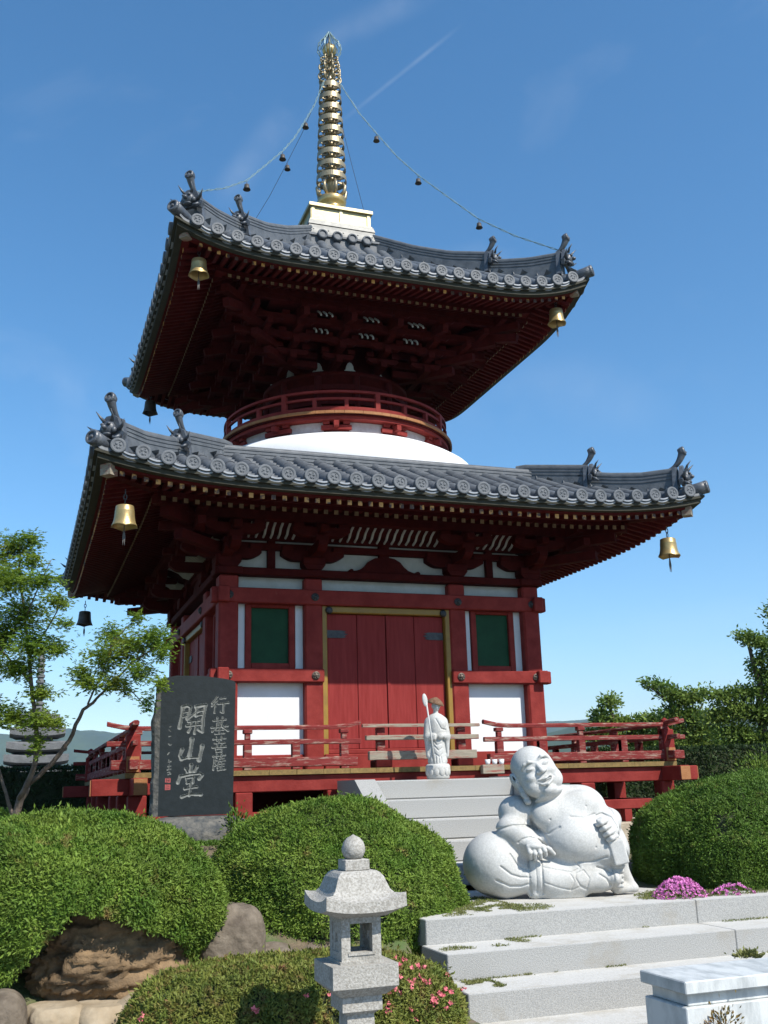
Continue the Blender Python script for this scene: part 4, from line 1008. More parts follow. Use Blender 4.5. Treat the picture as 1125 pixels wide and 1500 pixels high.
# ================================================================ camera-ray helpers for the garden
FPX = 1498.5
def at(u, v, D):
    """world point at distance D (along the lens axis) in the direction measured at (u, v) on the photograph"""
    return CAMLOC+(cf+cr*((u-562.5)/FPX)-cu*((v-750)/FPX))*D
# ---------------- terrain
def sstep(a, b, x): t = np.clip((x-a)/(b-a), 0, 1); return t*t*(3-2*t)
def terrain_h(X, Y):
    left = 0.34*sstep(-7.2, -5.0, Y)+(-.95)*(1-sstep(-8.3, -5.6, Y))*.72
    left = np.where(Y > -5.0, .34, left)-.27*(1-sstep(-9.2, -8.6, Y))
    mid = np.where(Y < -7.0, -1.0, np.where(Y < -3.9, -.22, -.10))
    rt = np.where(Y < -6.74, mid, -.185+.20*sstep(-6.2, -4.0, Y))
    P = np.stack([X, Y, 0*X], -1).reshape(-1, 3); n = fbm(P, 3, 1.3, 4).reshape(X.shape)
    w = sstep(-1.62, -1.50, X); h = left*(1-w)+mid*w; w2 = sstep(.95, 1.3, X+.15*n); h = h*(1-w2)+rt*w2
    h = np.where((X > -1.63) & (Y < -7.0), -1.0, h)
    inb = (np.abs(X) < 3.4) & (np.abs(Y) < 3.3); h = np.where(inb, .25, h)
    h = h+np.where((Y > -8.3) & ((X < -1.7) | (X > 1.35)) & (Y > -6.7), .025, 0)*n
    r = np.sqrt(X**2+(Y*.9)**2); h = h-42*sstep(16, 150, r)*sstep(-8, 3, Y)-(42*sstep(40, 200, r))*(1-sstep(-8, 3, Y))
    return h
def axis_pts(lo, hi, st, far):
    a = list(np.arange(lo, hi+st/2, st)); s = st; x = hi
    while x < far: s *= 1.35; x += s; a.append(x)
    s = st; x = lo; b = []
    while x > -far: s *= 1.35; x -= s; b.append(x)
    return np.array(b[::-1]+a)
gx = axis_pts(-6.5, 6.0, .09, 3400); gy = axis_pts(-10, 5, .10, 3400)
X, Y = np.meshgrid(gx, gy, indexing='ij'); Z = terrain_h(X, Y)
V = np.stack([X, Y, Z], -1).reshape(-1, 3); nx_, ny_ = X.shape
I = (np.arange(nx_-1)[:, None]*ny_+np.arange(ny_-1)[None]).ravel(); F = np.stack([I, I+ny_, I+ny_+1, I+1], 1)
cxm = (V[F[:, 0], 0]+V[F[:, 2], 0])/2; cym = (V[F[:, 0], 1]+V[F[:, 2], 1])/2; rr = np.hypot(cxm, cym)
mi = np.where(rr > 30, 2, np.where((cym < -8.6), 1, 0))
me = npmesh('ground', V, F, True, mi=mi); link('ground', me, ['soil', 'paving', 'field'], None, kind='structure')
# ---------------- hills far away
def hill(name, ang0, ang1, dist, depth, hts, seed):
    na, nd = 160, 24; A = np.linspace(ang0, ang1, na); Dd = np.linspace(0, 1, nd)
    top = np.interp(np.linspace(0, 1, na), np.linspace(0, 1, len(hts)), hts)
    V = []
    for j, d in enumerate(Dd):
        R_ = dist+depth*d; x = CAMLOC.x+R_*np.sin(A); y = CAMLOC.y+R_*np.cos(A); P = np.stack([x, y, 0*x], -1)
        prof_ = math.sin(min(1, d*1.0)*PI/2*1.0)
        z = -42+(top+42)*prof_+fbm(P, seed, .005, 5)*dist*.014*prof_+fbm(P, seed+9, .03, 3)*dist*.003*prof_; V.append(np.stack([x, y, z], -1))
    V = np.concatenate(V); I = (np.arange(nd-1)[:, None]*na+np.arange(na-1)[None]).ravel(); F = np.stack([I, I+1, I+na+1, I+na], 1)
    link(name, npmesh(name, V, F, True), 'far', None, kind='structure')
hill('hills', R(-25), R(70), 2700, 600, [130, 170, 196, 204, 190, 190, 175, 175, 160, 168, 190, 175, 150], 5)
hill('hills', R(-25), R(70), 1300, 300, [-20, 12, 22, 16, 6, -4, 40, 84, 92, 86, 74, 60, 40], 8)
# ---------------- leaves
def rdir(n):
    v = rng.normal(size=(n, 3)); return v/np.linalg.norm(v, axis=1, keepdims=True)
def unit(v): return v/np.maximum(np.linalg.norm(v, axis=-1, keepdims=True), 1e-9)
def leaves(P, D, L, W, tint, fold=.15, face=None):
    """diamond leaf quads: base P, axis D, length L, width W, tint (n,)"""
    n = len(P); A = rdir(n) if face is None else np.cross(unit(face+rdir(n)*.75), D); S = unit(np.cross(D, A)) if face is None else unit(A); N = np.cross(S, D)
    L = np.broadcast_to(L, n)[:, None]; W = np.broadcast_to(W, n)[:, None]
    V = np.stack([P, P+D*L*.5+S*W*.5+N*W*fold, P+D*L, P+D*L*.5-S*W*.5+N*W*fold], 1).reshape(-1, 3)
    F = np.arange(4*n).reshape(n, 4); t = np.repeat(tint, 4); T = np.stack([t, t, t*.95, np.ones_like(t)], 1)
    return V, F, T
def combine(parts):
    Vs, Fs, Ts, Ms = [], [], [], []; o = 0
    for V, F, T, m in parts: Vs.append(V); Fs.append(F+o); Ts.append(T); Ms.append(np.full(len(F), m)); o += len(V)
    return np.concatenate(Vs), np.concatenate(Fs), np.concatenate(Ts), np.concatenate(Ms)
def shrub(name, c, rad, n, leaf, m, label, cat, seed, ex=2.4, zlo=-.75, noise=.05, per=5, group=None, parent=None, cutfn=None, bare=0.0, extra=None):
    """clipped shrub: sprigs over a superellipsoid shell, over a solid core coloured like the shadow among twigs"""
    c = np.array(c); rad = np.array(rad)
    D = rdir(int(n*1.7)); D = D[D[:, 2] > zlo][:n]
    def shell(D, k=1.0):
        e = (np.abs(D)**ex).sum(1)**(-1/ex); return c+D*e[:, None]*rad*k
    S = shell(D); nz_ = fbm(S, seed, 2.2, 4); nf = fbm(S, seed+5, 9, 2); S = shell(D, (1+noise*nz_*2+.022*nf)[:, None]-rng.exponential(.012, len(D))[:, None])
    Nn = unit(D/rad)
    keep = np.ones(len(S), bool)
    if cutfn is not None: keep &= cutfn(S)
    if bare > 0: keep &= ~((fbm(S, seed+20, 3.0, 3) > bare) & (rng.random(len(S)) < .75))
    S, Nn, nf = S[keep], Nn[keep], nf[keep]
    P = np.repeat(S, per, 0); N2 = np.repeat(Nn, per, 0); P = P+rng.normal(size=P.shape)*leaf*.35
    Dl = unit(N2*.35+rdir(len(P))*.95+np.array([0, 0, .15])); cl = np.repeat(fbm(S, seed+7, 6, 3), per)
    t = np.clip(1+.30*cl+rng.normal(size=len(P))*.13, .45, 1.7)
    Lv = leaf*rng.uniform(.7, 1.5, len(P)); st = rng.random(len(P)) < .012; P[st] += N2[st]*rng.uniform(.01, .045, (int(st.sum()), 1)); Lv[st] *= 1.3; V, F, T = leaves(P, Dl, Lv, Lv*.34, t, face=N2+np.array([0, 0, .25]))
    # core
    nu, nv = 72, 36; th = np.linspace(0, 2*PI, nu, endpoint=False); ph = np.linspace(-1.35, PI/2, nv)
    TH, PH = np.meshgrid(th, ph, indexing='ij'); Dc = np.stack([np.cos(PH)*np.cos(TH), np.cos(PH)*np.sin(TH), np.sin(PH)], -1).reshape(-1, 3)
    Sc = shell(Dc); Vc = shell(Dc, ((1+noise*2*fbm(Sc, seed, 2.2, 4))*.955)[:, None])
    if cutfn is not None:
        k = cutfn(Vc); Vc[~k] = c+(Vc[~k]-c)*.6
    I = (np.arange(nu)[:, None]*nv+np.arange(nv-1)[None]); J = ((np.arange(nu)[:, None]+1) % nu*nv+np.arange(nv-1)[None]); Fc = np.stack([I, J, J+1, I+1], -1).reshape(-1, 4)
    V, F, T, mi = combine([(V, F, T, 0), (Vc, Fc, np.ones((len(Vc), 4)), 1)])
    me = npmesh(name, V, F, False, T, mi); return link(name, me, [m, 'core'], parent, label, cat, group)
def cut_left(S):
    # underside lifted where the boulder shows
    low = -.12-.16*np.clip((S[:, 0]+3.5)/.5, -1.2, .5)-.42*np.clip((-4.12-S[:, 0])/.35, 0, 1)-.28*np.clip((S[:, 0]+3.42)/.2, 0, 1)
    return (S[:, 2] > low+.04*fbm(S, 31, 5, 2)) | (S[:, 1] > -6.9)
shrub('juniper_bush', (-4.04, -6.85, -.02), (.95, .88, .67), 60000, .026, 'juniper_leaf', 'bright green mounded juniper overhanging the brown boulder at lower left', 'bush', 1, 2.08, -.85, .075, 5, cutfn=cut_left, bare=.40)
shrub('round_bush', (-1.93, -6.05, -.18), (1.10, 1.0, .86), 56000, .026, 'juniper_leaf', 'large clipped green bush behind the stone lantern and left of the stairs', 'bush', 2, 2.05, -.8, .06, 5, bare=.47)
shrub('round_bush', (2.62, -6.0, .06), (1.42, 1.0, .74), 52000, .027, 'bush_leaf', 'large dark green clipped bush on the right behind the pink flowers', 'bush', 3, 2.3, -.7, .055, 5, bare=.47)
shrub('small_bush', (-5.02, -5.5, .22), (.42, .42, .34), 3500, .04, 'juniper_leaf', 'small green bush at the left edge at the foot of the maple', 'bush', 4, 2.2, -.5, .06, 5)
shrub('small_bush', (-4.9, -3.4, .40), (.5, .35, .26), 2500, .05, 'bush_leaf', 'low dark shrub behind the maple trunk at the left edge', 'bush', 14, 2.2, -.5, .08, 5)
# azalea hedge with flowers
def cut_az(S): return np.ones(len(S), bool)
AZ = shrub('azalea_hedge', (-2.80, -8.13, -.72), (1.03, .58, .47), 42000, .024, 'azalea_leaf', 'low clipped azalea hedge with red flowers around the stone lantern', 'hedge', 6, 3.4, -.6, .03, 5, bare=.55)
def flowers(name, pts, nrm, size, m, parent=None, petals=5, **k):
    Vs = []; n = len(pts)
    pts = np.asarray(pts); nrm = unit(np.asarray(nrm)+rdir(n)*.35); a = rdir(n); s = unit(np.cross(nrm, a)); t = np.cross(nrm, s); P, D = [], []
    for i in range(petals):
        th = 2*PI*i/petals; d = unit(s*math.cos(th)+t*math.sin(th)+nrm*.45); P.append(pts); D.append(d)
    P = np.concatenate(P); D = np.concatenate(D); V, F, T = leaves(P, D, size*rng.uniform(.8, 1.2, len(P)), size*.75, rng.uniform(.75, 1.15, len(P)), 0.0)
    me = npmesh(name, V, F, False, T); return link(name, me, m, parent, **k)
pp = []; nn = []
for (cx_, cy_, r_, q_) in ((645, 1395, 14, 7), (590, 1410, 12, 5), (655, 1425, 10, 6), (625, 1470, 22, 9), (575, 1455, 10, 5), (645, 1460, 14, 9), (570, 1480, 6, 4), (450, 1455, 6, 1), (483, 1460, 6, 1), (612, 1440, 14, 5), (207, 1489, 3, 2), (375, 1478, 6, 3), (655, 1450, 10, 4), (598, 1424, 20, 5), (690, 1447, 6, 4)):
    for _ in range(q_):
        u, v = cx_+rng.normal()*r_*.6, cy_+rng.normal()*r_*.6; d = (at(u, v, 1)-CAMLOC)
        # march to the hedge surface
        for D in np.arange(5.2, 8.2, .02):
            p = CAMLOC+d*D; q = np.abs((np.array(p)-np.array((-2.80, -8.13, -.72)))/np.array((1.05, .60, .50)))
            if (q**3.4).sum() < 1: pp.append(p); nn.append(unit(np.array((.1, -1, .6)))); break
pp.append(Vector((-1.62, -7.98, -.545))); nn.append((0, -.5, 1)); pp.append(Vector((-1.58, -7.95, -.545))); nn.append((0, -.5, 1))
flowers('azalea_blossoms', pp, nn, .020, 'azalea_petal', AZ)
# pink ground flowers
def pinkpatch(c, r, n, label):
    a = rng.uniform(0, 2*PI, n); q = np.sqrt(rng.random(n)); x = c[0]+r[0]*q*np.cos(a); y = c[1]+r[1]*q*np.sin(a); z = c[2]+r[2]*(1-q**2)*rng.uniform(.8, 1.1, n)
    o = empty('pink_flower_patch', (c[0], c[1], c[2]), label, 'flowers')
    flowers('blossoms', np.stack([x, y, z], 1), np.stack([np.cos(a)*q, np.sin(a)*q-.3, np.ones(n)], 1), .021, 'pink_petal', o)
    P = np.stack([x, y, c[2]+(z-c[2])*rng.uniform(.1, .85, n)], 1); P = np.repeat(P, 4, 0)+rng.normal(size=(4*n, 3))*.012
    V, F, T = leaves(P, unit(rdir(4*n)+np.array([0, 0, .8])), .028, .008, rng.uniform(.6, 1.2, 4*n)); link('leaves', npmesh('leaves', V, F, False, T), 'juniper_leaf', o)
pinkpatch((.93, -6.86, -.2), (.27, .17, .15), 420, 'bright pink moss phlox clump at the foot of the right bush')
pinkpatch((1.42, -6.93, -.2), (.22, .10, .09), 60, 'sparser pink flower patch at the right edge of the photo')
# moss, weeds and litter
def mossy(name, boxes, n, leaf, m, label=None, cat=None, kind='stuff', up=1.0):
    P = []
    for (x0, x1, y0, y1, z, w) in boxes:
        k = int(n*w); p = np.stack([rng.uniform(x0, x1, k), rng.uniform(y0, y1, k), np.full(k, z)], 1); f = fbm(p, 41, 5, 3); P.append(p[f > -.02])
    P = np.concatenate(P); V, F, T = leaves(P, unit(rdir(len(P))+np.array([0, 0, up])), leaf*rng.uniform(.5, 1.2, len(P)), leaf*.3, rng.uniform(.6, 1.25, len(P)))
    return link(name, npmesh(name, V, F, False, T), m, None, label, cat, None, kind)
mossy('moss', [(-1.15, -.5, -6.95, -5.9, -.199, .30), (-1.5, -.3, -7.05, -6.6, -.199, .12), (-1.4, .5, -7.16, -7.125, -.379, .03), (-1.5, .3, -7.63, -7.60, -.559, .03), (.55, 1.9, -6.9, -6.35, -.195, .3), (-1.52, -.75, -7.45, -7.16, -.379, .09), (-1.55, -1.25, -8.02, -7.65, -.559, .12), (1.0, 3.0, -7.0, -6.8, -.198, .1), (1.0, 2.6, -7.2, -7.14, -.379, .03)], 30000, .020, 'moss_leaf', up=.7)
mossy('ground_cover', [(-3.6, -1.4, -5.6, -4.2, .33, .5), (-5.5, -3.4, -5.8, -4.4, .33, .5)], 30000, .045, 'bush_leaf')
def weed(c, r, n, leaf, m, label, cat='plant', spread=1.0, name='weed'):
    c = np.array(c); P = c+rng.normal(size=(n, 3))*np.array(r)*.5; P[:, 2] = np.abs(P[:, 2]-c[2])+c[2]
    V, F, T = leaves(P, unit((P-c)*spread/np.array(r)+rdir(n)*.7+np.array([0, 0, .6])), leaf*rng.uniform(.6, 1.2, n), leaf*.4, rng.uniform(.6, 1.25, n))
    mb = MB()
    for _ in range(6):
        p = P[rng.integers(n)]; mb.tube([tuple(c), tuple(c*.5+p*.5+np.array([0, 0, .01])), tuple(p)], .002, 4)
    Fm = np.array([f for f in mb.f if len(f) == 4]); Vm = np.array([tuple(v) for v in mb.v])
    V, F, T, mi = combine([(V, F, T, 0), (Vm, Fm, np.ones((len(Vm), 4))*.6, 0)])
    return link(name, npmesh(name, V, F, False, T, mi), m, None, label, cat)
weed((-2.55, -5.02, .42), (.10, .08, .16), 420, .045, 'bush_leaf', 'small leafy weed at the right foot of the black stele')
weed(at(1095, 1403, 7.0), (.09, .05, .03), 260, .035, 'moss_leaf', 'yellowish grass tuft behind the marble table')
w_ = at(1062, 1508, 5.85); weed((w_.x, w_.y, w_.z), (.12, .05, .12), 110, .035, 'weed_leaf', 'reddish weed growing in front of the marble table', spread=1.5)
# ---------------- rocks
def rock(name, c, r, m, label, seed, amp=.22, sc=1.8, ridged=False, rz=0.0, flat=0, group=None):
    nu, nv = 120, 70; th = np.linspace(0, 2*PI, nu, endpoint=False); ph = np.linspace(-PI/2, PI/2, nv)
    TH, PH = np.meshgrid(th, ph, indexing='ij'); D = np.stack([np.cos(PH)*np.cos(TH), np.cos(PH)*np.sin(TH), np.sin(PH)], -1).reshape(-1, 3)
    e = (np.abs(D)**2.8).sum(1)**(-1/2.8); n1 = fbm(D, seed, sc, 5)
    if ridged: n1 = n1*.6+.5*(1-2*np.abs(fbm(D*np.array([1, 1, 2.2]), seed+3, sc*2.0, 4)))-.2
    n2 = np.round(fbm(D, seed+11, sc*1.6, 3)*6)/4; k = e*(1+amp*n1+amp*.25*n2)
    c_, s_ = math.cos(rz), math.sin(rz); V = D*k[:, None]*np.array(r)
    if flat: V[:, 2] = np.minimum(V[:, 2], r[2]*flat+.01*n1)
    V = np.stack([V[:, 0]*c_-V[:, 1]*s_, V[:, 0]*s_+V[:, 1]*c_, V[:, 2]], 1)+np.array(c)
    I = (np.arange(nu)[:, None]*nv+np.arange(nv-1)[None]); J = ((np.arange(nu)[:, None]+1) % nu*nv+np.arange(nv-1)[None]); F = np.stack([I, J, J+1, I+1], -1).reshape(-1, 4)
    return link(name, npmesh(name, V, F, True), m, None, label, 'rock', group)
rock('boulder', (-3.80, -7.12, -.27), (.50, .38, .33), 'rockbrown', 'large craggy brown boulder under the overhanging juniper', 3, .30, 2.4, True, .2)
rock('boulder', (-3.0, -7.10, -.34), (.24, .22, .34), 'rockgrey', 'grey-brown upright rock between the two green bushes', 9, .16, 1.5)
rock('boulder', (-2.72, -7.0, -.52), (.30, .22, .22), 'rockgrey', 'low grey rock tucked under the middle bush behind the hedge', 19, .16, 1.5)
rock('flat_rock', tuple(at(262, 1472, 6.6)+Vector((0, 0, -.06))), (.40, .34, .18), 'rockbeige', 'flat tan rock at the left end of the azalea hedge', 15, .12, 1.2, False, -.5, .8)
rock('flat_rock', tuple(at(158, 1484, 6.5)+Vector((0, 0, -.06))), (.24, .22, .16), 'rockbeige', 'flat beige rock directly below the brown boulder', 25, .14, 1.2, False, .3, .8)
rock('flat_rock', tuple(at(80, 1488, 6.4)+Vector((0, 0, -.06))), (.18, .2, .16), 'rockbeige', 'small beige rock beside the rounded grey stone', 27, .14, 1.2, False, .3, .8)
rock('grey_stone', tuple(at(-8, 1500, 6.2)), (.19, .2, .19), 'rockgrey', 'rounded grey stone cut off at the bottom left corner', 29, .08, 1.1)
rock('boulder', (-1.38, -6.75, -.42), (.16, .2, .20), 'lantern', 'pale lichened stone under the right side of the middle bush', 33, .12, 1.4)
rock('boulder', (-2.3, -6.9, -.55), (.35, .2, .22), 'rockgrey', 'shaded stone half hidden behind the lantern fire box', 35, .14, 1.4)
mossy2 = MB(); mossy2.bx(-5.2, -3.0, -8.5, -7.2, -1.0, -.64); mossy2.build('mortar_bed', 'mortar', None, kind='structure')
# ---------------- stele
ST_S, ST_T = .001115, .00107
def sx_(cx): return -3.235+(cx-215)*ST_S
def sz_(cy): return .575+(1360-cy)*ST_T
SY = -4.76
strokes = [
 # first large character
 ([(402, 428), (392, 500), (376, 602)], 17), ([(400, 424), (440, 408), (468, 424), (458, 470), (440, 520)], 16), ([(402, 470), (446, 462)], 10), ([(400, 510), (440, 500)], 10), ([(440, 530), (480, 500), (520, 468)], 12),
 ([(520, 425), (514, 500)], 13), ([(515, 420), (560, 408), (600, 402), (592, 430), (578, 520), (572, 640), (545, 622)], 17), ([(528, 462), (576, 452)], 10), ([(528, 496), (574, 488)], 10),
 ([(452, 552), (545, 540)], 11), ([(438, 590), (556, 578)], 12), ([(478, 556), (470, 610), (452, 642)], 11), ([(522, 548), (514, 600), (505, 655)], 12),
 # second
 ([(484, 706), (478, 780), (464, 860)], 20), ([(402, 796), (384, 850), (398, 878)], 17), ([(398, 880), (450, 868), (552, 866)], 11), ([(574, 768), (564, 820), (548, 888)], 19),
 # third
 ([(482, 932), (478, 985)], 17), ([(436, 962), (452, 992)], 12), ([(534, 948), (512, 988)], 13), ([(392, 1030), (372, 1078)], 15), ([(392, 1028), (480, 1010), (562, 1004), (580, 1020), (552, 1052)], 14),
 ([(444, 1044), (450, 1088)], 10), ([(444, 1042), (506, 1034), (498, 1082)], 11), ([(450, 1086), (498, 1080)], 9), ([(432, 1134), (532, 1120)], 12), ([(482, 1092), (478, 1150), (470, 1190)], 13), ([(408, 1202), (470, 1182), (570, 1186)], 14),
 # small column
 ([(700, 328), (654, 388)], 8), ([(694, 366), (652, 414)], 8), ([(682, 396), (676, 474)], 8), ([(728, 346), (768, 340)], 8), ([(708, 394), (796, 384)], 8), ([(756, 394), (752, 474), (732, 466)], 9),
 ([(668, 546), (774, 534)], 7), ([(702, 518), (700, 600)], 7), ([(748, 514), (742, 596)], 7), ([(702, 562), (744, 558)], 5), ([(702, 580), (744, 577)], 5), ([(652, 606), (792, 592)], 8), ([(694, 606), (658, 642)], 7), ([(746, 600), (796, 634)], 9), ([(690, 630), (756, 625)], 6), ([(722, 606), (722, 656)], 7), ([(684, 662), (764, 655)], 7),
 ([(668, 710), (774, 700)], 7), ([(700, 688), (702, 722)], 6), ([(742, 684), (738, 716)], 6), ([(722, 720), (722, 736)], 6), ([(680, 745), (766, 740)], 6), ([(702, 748), (708, 772)], 6), ([(746, 746), (736, 770)], 6), ([(662, 782), (778, 775)], 8), ([(692, 794), (698, 822)], 7), ([(692, 795), (748, 790), (740, 820)], 7), ([(698, 822), (740, 818)], 6),
 ([(668, 860), (772, 850)], 7), ([(700, 842), (702, 872)], 6), ([(742, 836), (738, 868)], 6), ([(678, 884), (672, 976)], 7), ([(678, 884), (702, 890), (684, 914), (702, 934), (682, 944)], 6), ([(726, 880), (760, 876)], 6), ([(714, 902), (774, 895)], 6), ([(720, 902), (708, 962)], 6), ([(744, 902), (742, 976)], 6), ([(726, 926), (768, 922)], 5), ([(728, 948), (764, 944)], 5), ([(712, 980), (776, 972)], 7),
 # faint signature
 ([(292, 596), (304, 590)], 3), ([(290, 622), (300, 632)], 3), ([(288, 680), (304, 676)], 3), ([(286, 742), (300, 756), (312, 748)], 3), ([(280, 834), (294, 820)], 3), ([(292, 880), (300, 908)], 3), ([(290, 900), (310, 896)], 3), ([(284, 940), (312, 936)], 3), ([(296, 926), (294, 966)], 3), ([(282, 968), (312, 962)], 3), ([(286, 990), (304, 984), (306, 1004)], 3), ([(288, 1008), (312, 1002)], 3)]
nu, nv = 168, 300
U, Vv = np.meshgrid(np.linspace(0, 1, nu), np.linspace(0, 1, nv), indexing='ij')
topc = np.interp(U, [0, .06, .2, .55, .85, .97, 1], [190, 160, 140, 142, 165, 182, 200]); botc = 1362.0
CX = 212+U*(632+14*(Vv)); CY = botc+(topc-botc)*Vv
dep = np.zeros_like(CX)
for pl, w in strokes:
    d = np.full(CX.shape, 1e9); tt = np.zeros(CX.shape); n_ = len(pl)-1
    for i, (a, b) in enumerate(zip(pl, pl[1:])):
        ax_, ay_ = b[0]-a[0], b[1]-a[1]; t = np.clip(((CX-a[0])*ax_+(CY-a[1])*ay_)/(ax_*ax_+ay_*ay_), 0, 1)
        dd = np.hypot(CX-a[0]-t*ax_, CY-a[1]-t*ay_); k = dd < d; d = np.where(k, dd, d); tt = np.where(k, (i+t)/n_, tt)
    wl = w*.92*(1.15-.35*np.sin(tt*PI))*(1.0 if w > 4 else 1)
    dep = np.maximum(dep, np.clip((wl-d)/wl, 0, 1)*min(1, wl.max()/14)**.6)
Pf = np.stack([sx_(CX), SY+dep*.018, sz_(CY)], -1)
Pf[..., 1] += .0012*fbm(Pf.reshape(-1, 3), 2, 6, 3).reshape(CX.shape)
V = Pf.reshape(-1, 3); I = (np.arange(nu-1)[:, None]*nv+np.arange(nv-1)[None]).ravel(); F = np.stack([I, I+nv, I+nv+1, I+1], 1)
fd = (dep.ravel()[F].max(1) > .04); fx = CX.ravel()[F].mean(1); fy = CY.ravel()[F].mean(1)
seal = ((np.abs(fx-288) < 24) & ((np.abs(fy-1058) < 19) | (np.abs(fy-1116) < 24))) & ~(((np.abs(fx-288) < 14) & (np.abs(fy % 17-8) < 2.4)) | (np.abs(np.abs(fx-288)-9) < 2) & (np.abs(fy-1058) < 13))
mi = np.where(fd, 1, np.where(seal, 2, 0))
# sides and back: rings from the front outline backwards
ring = [(i, 0) for i in range(nu)]+[(nu-1, j) for j in range(1, nv)]+[(i, nv-1) for i in range(nu-2, -1, -1)]+[(0, j) for j in range(nv-2, 0, -1)]
rid = np.array([i*nv+j for i, j in ring]); base_ = V[rid]; nr = len(rid); VV = [V]; FF = [F]; MM = [mi]; cprev = rid; off = len(V); cxm_ = base_[:, 0].mean()
for k in range(1, 9):
    f_ = k/8; q = base_.copy(); q[:, 1] = SY+.15*f_
    isl = (q[:, 0] < sx_(216)); amt = fbm(q, 8, 7, 4)*.035+fbm(q, 9, 2.2, 2)*.03
    q[:, 0] += np.where(isl, -.035-.025*math.sin(f_*PI)+amt*min(1, f_*3), np.where(q[:, 0] > sx_(838), .3*amt*f_, 0)); q[:, 2] += np.where(q[:, 2] > sz_(210), amt*.35*f_-.02*f_, 0)
    VV.append(q); ids = np.arange(nr)+off; FF.append(np.stack([cprev, np.roll(cprev, -1), np.roll(ids, -1), ids], 1)); MM.append(np.full(nr, 3)); cprev = ids; off += nr
cen = np.array([[cxm_, SY+.15, 1.2]]); VV.append(cen); ids = cprev; FF.append(np.stack([ids, np.roll(ids, -1), np.full(nr, off), np.full(nr, off)], 1)[:, [0, 1, 2, 2]]); MM.append(np.full(nr, 3))
F_all = np.concatenate(FF[:-1]); M_all = np.concatenate(MM[:-1]); V_all = np.concatenate(VV[:-1])
me = npmesh('stone_stele', V_all, F_all, False, mi=M_all)
SE = link('stone_stele', me, ['slate', 'carve', 'seal', 'slaterough'], None, 'upright black stone stele carved with large brush characters, left of the bushes and stairs', 'stone monument')
mb = MB(); mb.bx(sx_(220), sx_(836), SY+.148, SY+.152, sz_(1355), sz_(215)); mb.build('rough_back', 'slaterough', SE)
rock('base_stone', (-2.86, -4.78, .37), (.54, .30, .212), 'slaterough', 'dark rough base stone carrying the black stele', 51, .07, 1.2, False, 0, .93)
rock('pale_stone', (-2.40, -4.92, .44), (.09, .08, .08), 'mortar', 'small white stone at the right foot of the black stele', 53, .15, 1.5)
